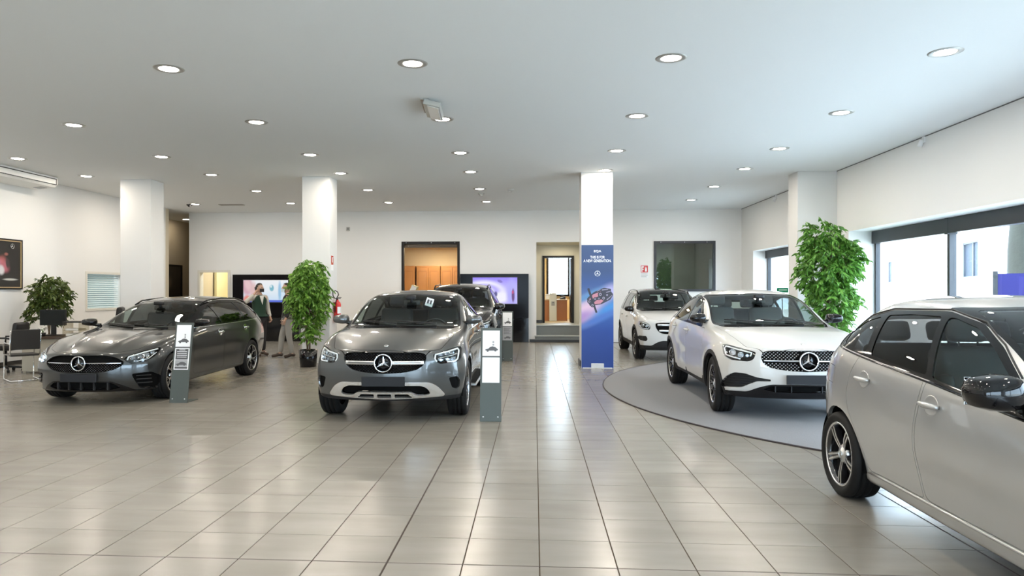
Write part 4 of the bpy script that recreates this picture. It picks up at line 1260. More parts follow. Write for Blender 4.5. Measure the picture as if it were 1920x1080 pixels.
# ================= estate car, dark grey
S = dict(wb=2.94, drop=.028, wz=.307, ra=.372, tyre_r=.335, tyre_w=.245, rim_r=.245, track=1.62, w_arch=.92, flare=.012, fc=.30, rc=.2, tuck=.03, scoop=(.52, .012),
    front=[(.10, .72), (.20, .82), (.34, .865), (.5, .87), (.62, .845), (.74, .78)],
    rear=[(.25, -3.92), (.45, -4.06), (.75, -4.08), (.95, -4.03), (1.2, -3.86), (1.4, -3.66)],
    top=[(.87, .695), (.72, .755), (.4, .835), (0, .905), (-.4, .955), (-.60, .98), (-.8, 1.065), (-1.2, 1.26), (-1.55, 1.395), (-1.9, 1.455), (-2.5, 1.48), (-3.2, 1.465), (-3.8, 1.42), (-4.08, 1.37)],
    belt=[(.87, .60), (.4, .755), (0, .82), (-.7, .90), (-1.5, .935), (-2.5, .96), (-3.5, .965), (-4.08, .9)],
    w=[(.87, .82), (.5, .905), (0, .92), (-1.4, .92), (-2.9, .925), (-3.5, .89), (-4.08, .80)],
    wr=[(.87, .62), (.4, .69), (0, .725), (-.5, .74), (-.75, .735), (-1.2, .665), (-1.6, .61), (-2.2, .585), (-3.2, .565), (-4.08, .53)],
    zr=[(.87, .68), (.4, .815), (0, .882), (-.5, .945), (-.75, .975), (-1.2, 1.20), (-1.6, 1.345), (-2.2, 1.415), (-3.2, 1.40), (-4.08, 1.29)],
    bot=[(.87, .16), (.5, .15), (0, .15), (-1.4, .17), (-3.2, .19), (-4.08, .3)],
    hood=[(.71, 0.0), (.71, .44), (.5, .66), (.15, .745), (-.60, .79), (-.62, 0.0)], cowl=-.60, header=-1.60,
    front_door=[(-.62, .98), (-.62, .30), (-.68, .25), (-1.70, .25), (-1.74, .5), (-1.74, 1.05)],
    rear_door=[(-1.76, 1.05), (-1.76, .5), (-1.74, .25), (-2.46, .25), (-2.54, .45), (-2.68, .62), (-2.78, .75), (-2.80, 1.06)],
    dlo=[(-.80, .985), (-.90, 1.06), (-1.30, 1.235), (-1.68, 1.352), (-2.2, 1.392), (-3.0, 1.375), (-3.45, 1.29), (-3.72, 1.10), (-3.4, 1.045), (-2.5, 1.015)],
    panes=[('front_side_glass', [(-.98, 1.03), (-1.32, 1.205), (-1.70, 1.325), (-1.76, 1.02)]), ('rear_side_glass', [(-1.82, 1.025), (-1.78, 1.342), (-2.2, 1.368), (-2.72, 1.36), (-2.80, 1.05)]), ('quarter_glass', [(-2.87, 1.055), (-2.80, 1.355), (-3.0, 1.352), (-3.40, 1.27), (-3.62, 1.10), (-3.4, 1.07)])],
    ws=[(.66, .985), (.735, 1.012), (.56, 1.375), (0, 1.40)], rs=[(.48, 1.02), (.46, 1.33)], rs_x=-3.3,
    seat=(-1.85, .58), dash=(-.74, .96), rvm=(-1.34, 1.28), mirror=(-.86, 1.06, .80, (.105, .108, .065), .04, .05), surround_mat=black_gloss,
    bulges=[(.72, -.58, .26, .48, .022, .055)])
wh = dict(kind='five_y', barrel=dark_alloy, lip=bright_alloy, body=dark_alloy, face=0.75, hub=silver)
car, b = base_car('car', 'dark grey estate car at the left, star emblem in a low wide grille', (-6.27, 10.40, 0), S, grey_paint, wh, mirror_mat=black_gloss)
gp = rnd([(-0.01, .672), (.36, .668), (.48, .635), (.565, .575), (.555, .535), (.46, .470), (.30, .440), (-0.01, .432)], [0, .06, .06, .04, .03, .06, .06, 0], 4)
b.cut('grille', 'f', gp, sel=lambda c, n: c.x > .5)
hl = rnd([(.515, .602), (.55, .652), (.74, .712), (.94, .752), (.975, .738), (.935, .655), (.82, .572), (.62, .545)], .025, 4)
b.cut('headlight', 'f', hl, sel=lambda c, n: c.x > .25, ang=18, xref=.62)
b.cut('side_vent', 'f', rnd([(.64, .405), (.86, .425), (.955, .36), (.97, .25), (.90, .175), (.73, .19), (.68, .31)], .03, 3), sel=lambda c, n: c.x > .25, ang=10, xref=.66)
b.cut('lower_lip', 'f', rnd([(-0.01, .315), (.42, .312), (.55, .25), (.66, .175), (.99, .165), (.99, .0), (-0.01, .0)], [0, .05, .04, .03, 0, 0, 0], 4), sel=lambda c, n: c.x > .3, over=('body',))
b.cut('lower_grille', 'f', rnd([(-0.01, .30), (.40, .298), (.52, .225), (.40, .19), (-0.01, .185)], [0, .04, .03, .04, 0], 3), over=('lower_lip',))
headlamp(car, b, 'headlight', hl, [dict(pts=dense([(.57, .60), (.585, .645), (.76, .698), (.935, .737)], 5), r=.011), dict(pts=dense([(.93, .69), (.84, .61), (.70, .58)], 4), r=.005)],
    [(.645, .63, .036, .030, 'box'), (.73, .65, .038, .032, 'box'), (.815, .668, .036, .030, 'box'), (.68, .582, .034, .018, 'box'), (.765, .595, .034, .020, 'box'), (.885, .69, .030, .024, 'box')], 18, .62)
plate(car, b, .365)
bar(car, b, -.53, -.09, .562, .009, .0, chrome, 'grille_bar', taper=.6); bar(car, b, .09, .53, .562, .009, .0, chrome, 'grille_bar', taper=.6)
big_star(car, b, .562, .105, .018)
grille_studs(car, b, car, silver, gp, .036, lambda y, z: .012, lambda y, z: hypot(y, z - .562) < .115 or z > .545 or z < .445, -.03)
for z in (.375, .325, .27): bar(car, b, .69, .83, z, .006, -.010, dark_plastic, 'vent_fin', .03); bar(car, b, -.83, -.69, z, .006, -.010, dark_plastic, 'vent_fin', .03)
for y in (-.36, -.18, 0, .18, .36): q = MB(); p_, _ = b.surf(y, .25); q.box((p_.x - .05, y - .012, .19), (p_.x - .004, y + .012, .30), .004); q.build('lower_grille_post', dark_plastic, car)
wipers(car, b, S)
door_handle(car, b, -1.60, .865, chrome); door_handle(car, b, -2.66, .895, chrome)
side_outline(b, dense([(-.80, .972), (-2.5, 1.003), (-3.4, 1.033), (-3.74, 1.095)], 5), chrome, car, 'window_moulding', .006)
side_rail(car, b, [(-1.55, .575), (-1.75, .57), (-2.4, .56), (-3.0, .55), (-3.45, .535), (-3.62, .525)], black_gloss, .014, lift=.035)
b.cut('tail_light', 'r', rnd([(.45, .72), (.99, .74), (.99, .93), (.50, .93)], .03, 3), sel=lambda c, n: c.x < -3.55)
finish_car(car, b, S, grey_paint, [('grille', black_void, dict(rim=0, push=-.04)), ('side_vent', black_void, dict(rim=0, push=-.035, mode='sides')), ('lower_lip', black_gloss, dict(rim=.03, push=.003)), ('lower_grille', black_void, dict(rim=0, push=-.035)), ('tail_light', red_lens, dict(rim=.01, mode='sides'))])

# ================= boxy white SUV behind
S = dict(wb=2.829, wz=.36, ra=.40, tyre_r=.352, tyre_w=.235, rim_r=.245, track=1.605, w_arch=.92, flare=.016, fc=.24, rc=.16, tuck=.05, scoop=(.60, .01), arch_trim=.055, sill=.38,
    front=[(.24, .74), (.34, .83), (.5, .87), (.7, .88), (.85, .87), (1.0, .80)],
    rear=[(.3, -3.6), (.5, -3.73), (.8, -3.75), (1.1, -3.70), (1.6, -3.5)],
    top=[(.88, .945), (.72, 1.01), (.4, 1.065), (0, 1.105), (-.42, 1.135), (-.54, 1.15), (-.8, 1.31), (-1.1, 1.49), (-1.35, 1.605), (-1.7, 1.66), (-2.5, 1.675), (-3.2, 1.655), (-3.75, 1.61)],
    belt=[(.88, .84), (.4, .95), (0, .985), (-.6, 1.02), (-2, 1.05), (-3.75, 1.08)],
    w=[(.88, .82), (.5, .89), (0, .91), (-2.8, .915), (-3.4, .88), (-3.75, .80)],
    wr=[(.88, .69), (.4, .73), (0, .75), (-.5, .755), (-.7, .75), (-1.1, .695), (-1.5, .655), (-2.5, .64), (-3.75, .61)],
    zr=[(.88, .93), (.4, 1.05), (0, 1.09), (-.5, 1.125), (-.7, 1.18), (-1.1, 1.42), (-1.5, 1.575), (-2.5, 1.61), (-3.75, 1.54)],
    bot=[(.88, .26), (.5, .23), (0, .23), (-1.4, .24), (-2.9, .25), (-3.75, .36)],
    hood=[(.79, 0.0), (.79, .46), (.6, .68), (.2, .77), (-.50, .80), (-.53, 0.0)], cowl=-.52, header=-1.34,
    front_door=[(-.56, 1.05), (-.56, .42), (-.62, .36), (-1.58, .36), (-1.62, .6), (-1.62, 1.10)],
    rear_door=[(-1.64, 1.10), (-1.64, .6), (-1.62, .36), (-2.34, .36), (-2.42, .55), (-2.54, .72), (-2.60, .85), (-2.62, 1.12)],
    dlo=[(-.72, 1.065), (-.80, 1.15), (-1.15, 1.40), (-1.42, 1.53), (-2.4, 1.565), (-3.1, 1.53), (-3.45, 1.36), (-3.45, 1.22), (-3.2, 1.135), (-2.4, 1.10)],
    panes=[('front_side_glass', [(-.86, 1.11), (-1.20, 1.375), (-1.46, 1.495), (-1.58, 1.50), (-1.62, 1.11)]), ('rear_side_glass', [(-1.70, 1.115), (-1.68, 1.505), (-2.4, 1.53), (-2.56, 1.52), (-2.60, 1.13)]), ('quarter_glass', [(-2.67, 1.14), (-2.64, 1.515), (-3.06, 1.495), (-3.36, 1.34), (-3.36, 1.23), (-3.18, 1.165)])],
    ws=[(.67, 1.145), (.745, 1.175), (.62, 1.565), (0, 1.585)], rs=[(.58, 1.10), (.54, 1.50)], rs_x=-3.1,
    seat=(-1.70, .74), dash=(-.62, 1.11), rvm=(-1.10, 1.46), mirror=(-.74, 1.16, .80, (.11, .11, .075), .03, .05),
    roof_panel=1.56, X_roof_end=-3.3, rear_glass=side_glass)
wh = dict(kind='five_y', barrel=dark_alloy, lip=bright_alloy, body=dark_alloy, face=0.6, hub=silver)
car, b = base_car('car', 'boxy white SUV with black roof and roof rails parked behind the white coupe', (3.27, 17.22, 0), S, white_paint2, wh, mirror_mat=black_gloss)
gp = rnd([(-0.01, .885), (.42, .885), (.555, .865), (.545, .76), (.47, .655), (.36, .625), (-0.01, .62)], [0, .05, .04, .05, .06, .05, 0], 4)
b.cut('grille', 'f', gp, sel=lambda c, n: c.x > .5)
hl = rnd([(.655, .715), (.645, .80), (.70, .865), (.86, .905), (.955, .90), (.955, .80), (.88, .73)], .04, 4)
b.cut('headlight', 'f', hl, sel=lambda c, n: c.x > .3, ang=15, xref=.7)
b.cut('fog_recess', 'f', rnd([(.71, .50), (.74, .575), (.93, .575), (.955, .52), (.90, .46), (.74, .455)], .03, 3), sel=lambda c, n: c.x > .3, ang=10, xref=.7)
b.cut('lower_lip', 'f', rnd([(-0.01, .475), (.40, .475), (.52, .43), (.62, .355), (.99, .365), (.99, .1), (-0.01, .1)], [0, .04, .04, .04, 0, 0, 0], 4), sel=lambda c, n: c.x > .3, over=('body',))
headlamp(car, b, 'headlight', hl, [dict(pts=dense([(.69, .75), (.675, .80), (.72, .85), (.86, .885), (.925, .88)], 4), r=.010), dict(pts=dense([(.925, .81), (.87, .75), (.70, .735)], 4), r=.008)],
    [(.84, .825, .038, .04, 'round'), (.74, .80, .032, .03, 'round')], 15, .7)
bar(car, b, -.50, .50, .83, .022, .0, silver, 'grille_bar'); bar(car, b, -.47, .47, .70, .020, .0, silver, 'grille_bar')
big_star(car, b, .765, .105, .02)
plate(car, b, .55)
wipers(car, b, S)
door_handle(car, b, -1.48, .96, white_paint2); door_handle(car, b, -2.46, .985, white_paint2)
side_rail(car, b, [(-1.38, .63), (-1.55, .635), (-2.2, .625), (-2.9, .615), (-3.3, .605), (-3.42, .60)], black_gloss, .016, lift=.05)
finish_car(car, b, S, white_paint2, [('grille', black_void, kw), ('fog_recess', dark_plastic, dict(rim=0, push=-.02, mode='sides')), ('lower_lip', dark_plastic, dict(rim=.03, push=.004))])

# ================= tall black SUV half hidden behind the grey coupe
S = dict(wb=2.995, wz=.39, ra=.43, tyre_r=.38, tyre_w=.265, rim_r=.27, track=1.68, w_arch=.965, flare=.018, fc=.28, rc=.2, tuck=.05, scoop=(.66, .01),
    front=[(.26, .76), (.36, .83), (.52, .87), (.75, .88), (.9, .86), (1.05, .78)],
    rear=[(.3, -3.85), (.5, -4.0), (.8, -4.05), (1.1, -4.0), (1.7, -3.7)],
    top=[(.88, .99), (.72, 1.06), (.4, 1.13), (0, 1.18), (-.42, 1.21), (-.54, 1.225), (-.8, 1.375), (-1.15, 1.575), (-1.45, 1.71), (-1.8, 1.77), (-2.5, 1.79), (-3.4, 1.765), (-4.05, 1.71)],
    belt=[(.88, .87), (.4, 1.01), (0, 1.05), (-.6, 1.09), (-2, 1.13), (-4.05, 1.15)],
    w=[(.88, .84), (.5, .93), (0, .965), (-3.0, .97), (-3.6, .93), (-4.05, .84)],
    wr=[(.88, .69), (.4, .74), (0, .77), (-.5, .785), (-.7, .78), (-1.15, .715), (-1.6, .665), (-2.6, .645), (-4.05, .60)],
    zr=[(.88, .975), (.4, 1.115), (0, 1.165), (-.5, 1.20), (-.7, 1.25), (-1.15, 1.505), (-1.6, 1.675), (-2.6, 1.725), (-4.05, 1.62)],
    bot=[(.88, .29), (.5, .27), (0, .27), (-1.4, .28), (-3.0, .29), (-4.05, .4)],
    hood=[(.78, 0.0), (.78, .46), (.6, .68), (.2, .77), (-.50, .83), (-.53, 0.0)], cowl=-.52, header=-1.44,
    front_door=[(-.58, 1.12), (-.58, .48), (-.64, .40), (-1.66, .40), (-1.70, .6), (-1.70, 1.18)],
    rear_door=[(-1.72, 1.18), (-1.72, .6), (-1.70, .40), (-2.48, .40), (-2.58, .6), (-2.70, .78), (-2.76, .9), (-2.78, 1.2)],
    dlo=[(-.76, 1.14), (-.86, 1.24), (-1.22, 1.49), (-1.55, 1.63), (-2.6, 1.675), (-3.4, 1.64), (-3.8, 1.45), (-3.8, 1.32), (-3.4, 1.215), (-2.4, 1.18)],
    panes=[('front_side_glass', [(-.92, 1.19), (-1.28, 1.465), (-1.58, 1.595), (-1.66, 1.60), (-1.70, 1.19)]), ('rear_side_glass', [(-1.78, 1.195), (-1.76, 1.605), (-2.6, 1.635), (-2.74, 1.63), (-2.78, 1.21)]), ('quarter_glass', [(-2.85, 1.22), (-2.82, 1.625), (-3.36, 1.60), (-3.7, 1.43), (-3.7, 1.33), (-3.38, 1.245)])],
    ws=[(.69, 1.22), (.775, 1.25), (.635, 1.665), (0, 1.69)], rs=[(.58, 1.2), (.54, 1.6)], rs_x=-3.3,
    seat=(-1.80, .82), dash=(-.66, 1.19), rvm=(-1.2, 1.56), mirror=(-.80, 1.24, .84, (.12, .12, .085), .03, .05))
wh = dict(kind='multi', barrel=dark_alloy, lip=bright_alloy, body=grey_alloy, face=0.7, hub=silver)
car, b = base_car('car', 'tall black SUV half hidden behind the grey coupe, near the centre video wall', (-1.80, 16.0, 0), S, black_paint, wh, mirror_mat=black_paint)
gp = rnd([(-0.01, .92), (.42, .915), (.52, .88), (.52, .74), (.44, .67), (-0.01, .65)], [0, .05, .04, .05, .06, 0], 4)
b.cut('grille', 'f', gp, sel=lambda c, n: c.x > .5)
hl = rnd([(.60, .79), (.60, .86), (.72, .925), (.90, .965), (.985, .95), (.965, .85), (.86, .79)], .04, 4)
b.cut('headlight', 'f', hl, sel=lambda c, n: c.x > .3, ang=15, xref=.7)
headlamp(car, b, 'headlight', hl, [dict(pts=dense([(.63, .83), (.73, .895), (.90, .94)], 4), r=.010)], [(.84, .87, .038, .04, 'round'), (.74, .84, .032, .03, 'round')], 15, .7)
b.cut('lower_lip', 'f', rnd([(-0.01, .50), (.50, .50), (.64, .38), (1.05, .36), (1.05, .1), (-0.01, .1)], [0, .04, .04, 0, 0, 0], 4), sel=lambda c, n: c.x > .3, over=('body',))
bar(car, b, -.48, .48, .78, .022, .0, silver, 'grille_bar'); big_star(car, b, .785, .11, .02); plate(car, b, .57); wipers(car, b, S)
door_handle(car, b, -1.54, 1.02, black_paint); door_handle(car, b, -2.60, 1.045, black_paint)
side_rail(car, b, [(-1.6, .655), (-1.75, .65), (-2.4, .64), (-3.0, .63), (-3.5, .615), (-3.65, .605)], black_gloss, .018, lift=.06)
side_outline(b, dense([(-.78, 1.128), (-2.4, 1.165), (-3.4, 1.20), (-3.82, 1.31)], 5), chrome, car, 'window_moulding', .007)
finish_car(car, b, S, black_paint, [('grille', black_void, kw), ('lower_lip', dark_plastic, dict(rim=.03, push=.004))])

# ================= silver hatchback in the right foreground
S = dict(wb=2.729, wz=.325, ra=.372, tyre_r=.325, tyre_w=.225, rim_r=.245, track=1.575, w_arch=.895, flare=.014, fc=.30, rc=.30, tuck=.075, scoop=(.47, .016), sill=.285,
    front=[(.14, .72), (.25, .81), (.45, .86), (.65, .87), (.78, .82), (.9, .74)],
    rear=[(.3, -3.42), (.5, -3.53), (.75, -3.55), (.95, -3.50), (1.2, -3.34), (1.45, -3.12)],
    top=[(.87, .80), (.7, .86), (.4, .935), (0, 1.01), (-.35, 1.06), (-.46, 1.085), (-.75, 1.24), (-1.1, 1.405), (-1.45, 1.515), (-1.8, 1.56), (-2.4, 1.565), (-3.0, 1.52), (-3.35, 1.465), (-3.55, 1.43)],
    belt=[(.87, .70), (.4, .85), (0, .89), (-.6, .935), (-1.46, 1.01), (-2.34, 1.075), (-3.0, 1.10), (-3.55, 1.03)],
    w=[(.87, .77), (.5, .85), (0, .885), (-1.4, .895), (-2.7, .895), (-3.2, .865), (-3.55, .79)],
    wr=[(.87, .60), (.4, .67), (0, .71), (-.45, .735), (-.75, .705), (-1.1, .655), (-1.5, .62), (-2.4, .605), (-3.1, .57), (-3.55, .53)],
    zr=[(.87, .785), (.4, .92), (0, .992), (-.45, 1.065), (-.75, 1.19), (-1.1, 1.355), (-1.5, 1.465), (-2.0, 1.502), (-2.6, 1.487), (-3.1, 1.40), (-3.55, 1.27)],
    bot=[(.87, .19), (.4, .18), (-1.4, .18), (-2.8, .21), (-3.55, .34)],
    hood=[(.74, 0.0), (.74, .42), (.5, .62), (.15, .71), (-.44, .77), (-.47, 0.0)], cowl=-.46, header=-1.5,
    front_door=[(-.42, .94), (-.42, .42), (-.48, .30), (-1.56, .30), (-1.62, .48), (-1.60, .74), (-1.52, 1.05)],
    rear_door=[(-1.54, 1.07), (-1.62, .74), (-1.64, .48), (-1.58, .30), (-2.30, .30), (-2.345, .44), (-2.43, .58), (-2.53, .70), (-2.585, .82), (-2.55, .96), (-2.42, 1.13)],
    dlo=[(-.52, .955), (-.80, 1.135), (-1.06, 1.285), (-1.33, 1.40), (-1.71, 1.463), (-2.40, 1.452), (-2.75, 1.385), (-3.0, 1.27), (-2.86, 1.165), (-2.34, 1.115), (-1.46, 1.045), (-.75, .965)],
    panes=[('front_side_glass', [(-.66, .985), (-.88, 1.145), (-1.10, 1.27), (-1.34, 1.375), (-1.60, 1.425), (-1.665, 1.425), (-1.48, 1.065), (-1.0, 1.015)]), ('rear_side_glass', [(-1.545, 1.075), (-1.735, 1.43), (-2.1, 1.432), (-2.40, 1.417), (-2.29, 1.133)]), ('quarter_glass', [(-2.375, 1.145), (-2.485, 1.405), (-2.71, 1.358), (-2.91, 1.265), (-2.82, 1.19)])],
    ws=[(.66, 1.075), (.735, 1.095), (.575, 1.475), (0, 1.50)], rs=[(.58, 1.04), (.52, 1.38)], rs_x=-2.9,
    seat=(-1.72, .62), dash=(-.60, 1.04), rvm=(-1.2, 1.40), mirror=(-.70, 1.085, .80, (.12, .125, .098), .05, .06),
    flaps=[('fuel_flap', [(-2.84, .86), (-2.82, 1.0), (-2.98, 1.01), (-3.01, .87)])], sill_mat=silver_paint)
wh = dict(kind='five_twin', barrel=dark_alloy, lip=bright_alloy, body=dark_alloy, face=0.5, hub=silver)
car, b = base_car('car', 'silver hatchback with black mirrors, cut by the frame edge at the right', (3.25, 3.05, 0), S, silver_paint, wh, mirror_mat=black_gloss)
b.cut('tail_light', 'r', rnd([(.44, .86), (.99, .86), (.99, 1.02), (.48, 1.04)], .03, 3), sel=lambda c, n: c.x < -3.0)
b.cut('tail_light', 'side', rnd([(-3.25, .89), (-3.29, 1.03), (-3.62, 1.04), (-3.62, .87)], .02, 3), sel=lambda c, n: c.x < -3.1)
gp = rnd([(-0.01, .74), (.40, .735), (.52, .70), (.50, .58), (.40, .53), (-0.01, .52)], [0, .05, .04, .05, .06, 0], 4)
b.cut('grille', 'f', gp, sel=lambda c, n: c.x > .5)
hl = rnd([(.58, .62), (.58, .70), (.72, .745), (.92, .80), (.955, .78), (.93, .68), (.82, .62)], .03, 4)
b.cut('headlight', 'f', hl, sel=lambda c, n: c.x > .3, ang=18, xref=.62)
headlamp(car, b, 'headlight', hl, [dict(pts=dense([(.62, .66), (.73, .72), (.92, .775)], 4), r=.009)], [(.82, .70, .034, .03, 'round'), (.72, .68, .03, .03, 'round')], 18, .62)
bar(car, b, -.48, .48, .635, .018, .0, silver, 'grille_bar'); big_star(car, b, .635, .10, .02); plate(car, b, .42); wipers(car, b, S)
door_handle(car, b, -1.43, .905, silver_paint); door_handle(car, b, -2.31, .955, silver_paint)
side_outline(b, dense([(-.52, .943), (-1.46, 1.033), (-2.34, 1.103), (-2.86, 1.153), (-3.0, 1.26)], 5), black_gloss, car, 'window_moulding', .007)
q = [(x, z + .008) for x, z in S['dlo'][1:8]]
side_outline(b, dense(q, 5), black_plastic, car, 'drip_moulding', .006)
side_outline(b, dense([(-.42, .288), (-2.30, .288)], 12), silver_paint, car, 'sill_lip', .010)
finish_car(car, b, S, silver_paint, [('grille', black_void, kw), ('tail_light', red_lens, dict(rim=.01, mode='sides'))], glassmats=(side_glass, glass('smoked glass', (0.20, 0.20, 0.20))))
CAR_HATCH = car
# ---------------------------------------------------------------- flat prints and screens
def print_mat(name, grad, blobs, emit=0.0, rough=0.4, coat=0.0):
    """picture for a flat panel: vertical gradient [(height, colour)] with soft elliptical patches
    (x, z, rx, rz, angle, colour, softness) in the panel's own metres"""
    m = bpy.data.materials.new(name); m.use_nodes = True
    n = m.node_tree.nodes; l = m.node_tree.links; b = n['Principled BSDF']
    tc = n.new('ShaderNodeTexCoord'); sx = n.new('ShaderNodeSeparateXYZ'); l.new(tc.outputs['Object'], sx.inputs[0])
    hmax = grad[-1][0]
    mr = n.new('ShaderNodeMath'); mr.operation = 'DIVIDE'; mr.inputs[1].default_value = hmax; l.new(sx.outputs['Z'], mr.inputs[0])
    cr = n.new('ShaderNodeValToRGB'); l.new(mr.outputs[0], cr.inputs[0])
    el = cr.color_ramp.elements
    el[0].position = 0; el[0].color = (*grad[0][1], 1); el[1].position = 1; el[1].color = (*grad[-1][1], 1)
    for h_, c_ in grad[1:-1]:
        e = el.new(h_ / hmax); e.color = (*c_, 1)
    cur = cr.outputs[0]
    for (x, z, rx, rz, a, c_, soft) in blobs:
        mp = n.new('ShaderNodeMapping'); mp.vector_type = 'TEXTURE'
        mp.inputs['Location'].default_value = (x, 0, z); mp.inputs['Rotation'].default_value = (0, R(-a), 0); mp.inputs['Scale'].default_value = (rx, 1e3, rz)
        l.new(tc.outputs['Object'], mp.inputs['Vector'])
        ln = n.new('ShaderNodeVectorMath'); ln.operation = 'LENGTH'; l.new(mp.outputs[0], ln.inputs[0])
        ss = n.new('ShaderNodeMapRange'); ss.interpolation_type = 'SMOOTHSTEP'; ss.inputs[1].default_value = 1 - soft; ss.inputs[2].default_value = 1 + soft; ss.inputs[3].default_value = 1; ss.inputs[4].default_value = 0
        l.new(ln.outputs['Value'], ss.inputs[0])
        mx = n.new('ShaderNodeMix'); mx.data_type = 'RGBA'; l.new(ss.outputs[0], mx.inputs[0]); l.new(cur, mx.inputs[6]); mx.inputs[7].default_value = (*c_, 1)
        cur = mx.outputs[2]
    if emit:
        b.inputs['Base Color'].default_value = (0.01, 0.01, 0.01, 1)
        l.new(cur, b.inputs['Emission Color']); b.inputs['Emission Strength'].default_value = emit
    else: l.new(cur, b.inputs['Base Color'])
    b.inputs['Roughness'].default_value = rough; b.inputs['Coat Weight'].default_value = coat
    return m

def panel(name, loc, size, mat, parent=None, rz=0.0, thick=0.004):
    """flat panel, local origin at its lower left corner, facing local -y"""
    o = MB().box((0, 0, 0), (size[0], thick, size[1])).build(name, mat, parent)
    o.location = loc; o.rotation_euler = (0, 0, rz); return o

def lettering(text, size, loc, rot, mat, parent, align='CENTER', ext=0.0008, sx=1.0):
    cu = bpy.data.curves.new('lettering', 'FONT'); cu.body = text; cu.size = size; cu.align_x = align; cu.align_y = 'CENTER'; cu.extrude = ext; cu.offset = size * .016
    cu.materials.append(mat)
    o = bpy.data.objects.new('lettering', cu); C.objects.link(o); o.location = loc; o.rotation_euler = rot; o.scale = (sx, 1, 1)
    me = bpy.data.meshes.new_from_object(o); M_ = (o.location.copy(), o.rotation_euler.copy(), o.scale.copy()); bpy.data.objects.remove(o); bpy.data.curves.remove(cu)
    o = bpy.data.objects.new('lettering', me); C.objects.link(o); o.location, o.rotation_euler, o.scale = M_
    if parent: o.parent = parent
    return o

# ---------------------------------------------------------------- ceiling
lamp_glow = emis('downlight glass', (1.0, 0.93, 0.84), DISC_GLOW)
trim_metal = pbr('downlight trim', (0.42, 0.41, 0.39), 0.35, 0.5)
cols = [-9.83, -7.0, -4.15, -1.35, 1.48, 4.34]; rows_ = [0.2, 2.8, 5.3, 7.93, 10.52, 13.1, 15.2, 17.75, 20.3]
col_words = ['first', 'second', 'third', 'fourth', 'fifth', 'sixth']
row_words = {3: 'nearest row in view', 4: 'second row from the camera', 5: 'third row from the camera', 6: 'fourth row, level with the columns', 7: 'fifth row, beyond the columns', 8: 'last row by the back wall'}
tm_ = MB(); tm_.lathe([(.100, .012), (.106, -.004), (.125, -.010), (.150, -.008), (.168, -.002), (.170, .004), (.168, .006)], 32)
trim0 = tm_.build('trim_ring', trim_metal, None, True); trim_me = trim0.data; bpy.data.objects.remove(trim0)
dm_ = MB(); dm_.lathe([(0, -.002), (.102, -.002), (.102, .003), (0, .003)], 28); d0 = dm_.build('diffuser', lamp_glow, None); disc_me = d0.data; bpy.data.objects.remove(d0)
ld = bpy.data.lights.new('downlight', 'AREA'); ld.shape = 'DISK'; ld.size = 0.19; ld.energy = DOWNLIGHT_W; ld.color = (1.0, 0.90, 0.76); ld.spread = R(180)
for r_, y in enumerate(rows_):
    for c_, x in enumerate(cols):
        if r_ == 3 and c_ < 1: pass
        seen = r_ >= 3
        u, v, _z = proj(x, y, H) if y > 1 else (-999, 0, 1)
        vis = seen and -10 < u < 1930
        if vis:
            lab = 'recessed ceiling downlight, %s column from the left wall, %s' % (col_words[c_], row_words[r_])
            t = thing('downlight', lab, 'ceiling light', (x, y, H), group='round downlights in the showroom ceiling')
            o = bpy.data.objects.new('trim_ring', trim_me); C.objects.link(o); o.parent = t
            o = bpy.data.objects.new('diffuser', disc_me); C.objects.link(o); o.parent = t; o.location = (0, 0, -.003)
        lo = bpy.data.objects.new('downlight_lamp', ld); C.objects.link(lo)
        if vis: lo.parent = t; lo.location = (0, 0, -.012)
        else: lo.location = (x, y, H - .012)
# corridor lamp
t = thing('corridor_lamp', 'lit recessed lamp in the corridor ceiling left of the back wall', 'ceiling light', (-12.2, 24.5, H))
MB().box((-.10, -.06, -.012), (.10, .06, 0), .004).build('trim_ring', trim_metal, t); MB().box((-.085, -.045, -.018), (.085, .045, -.008)).build('diffuser', lamp_glow, t)
lo = bpy.data.objects.new('corridor_lamp_light', ld.copy()); lo.data.energy = 4; lo.data.color = (1, .82, .55); C.objects.link(lo); lo.parent = t; lo.location = (0, 0, -.03)

# emergency luminaire on the ceiling
t = thing('emergency_luminaire', 'grey emergency luminaire fixed to the ceiling between two downlights', 'emergency light', (-1.36, 9.72, H), R(4))
bx('mount_plate', (-.16, -.36, -.02), (-.05, .36, 0), MATS['downlight trim'], t, .004)
mb = MB(); mb.xbox(T(0, 0, -.02) @ RY(R(14)), (-.11, -.37, -.085), (.12, .37, -.012), .012); mb.build('housing', pbr('luminaire grey', (.42, .43, .41), .35, .3), t)
mb = MB(); mb.xbox(T(0, 0, -.02) @ RY(R(14)), (-.05, -.34, -.095), (.10, .34, -.084), .004); mb.build('diffuser', pbr('luminaire diffuser', (.75, .76, .74), .2), t)
for d in (-.3, .3): MB().tube([(-.12, d, 0), (-.12, d, -.05)], .008, 6).build('bolt', silver, t)
# smoke detectors, speaker, vent
def detector(name, lab, x, y, dark=False):
    m = black_plastic if dark else pbr('detector white', (.55, .55, .53), .5)
    o = thing(name, lab, 'detector' if not dark else 'spotlight', (x, y, H))
    q = MB(); q.lathe([(0, 0), (.085, 0), (.085, -.018), (.07, -.03), (0, -.032)], 20); q.build('base', m, o, True)
    q = MB(); q.lathe([(.045, -.03), (.05, -.05), (.032, -.068), (0, -.072)], 16); q.build('sensor_head', m, o, True)
detector('smoke_detector', 'white smoke detector on the ceiling beside the fifth-row downlight, fourth column', -1.37, 18.55)
detector('smoke_detector', 'lone white smoke detector on the ceiling between two downlight columns', -.59, 17.9)
detector('ceiling_speaker', 'small dark ceiling fitting next to a downlight near the corridor', -10.05, 20.4, True)
t = thing('air_vent', 'slotted air vent grille in the ceiling above the small white-framed window', 'air vent', (-8.83, 20.5, H))
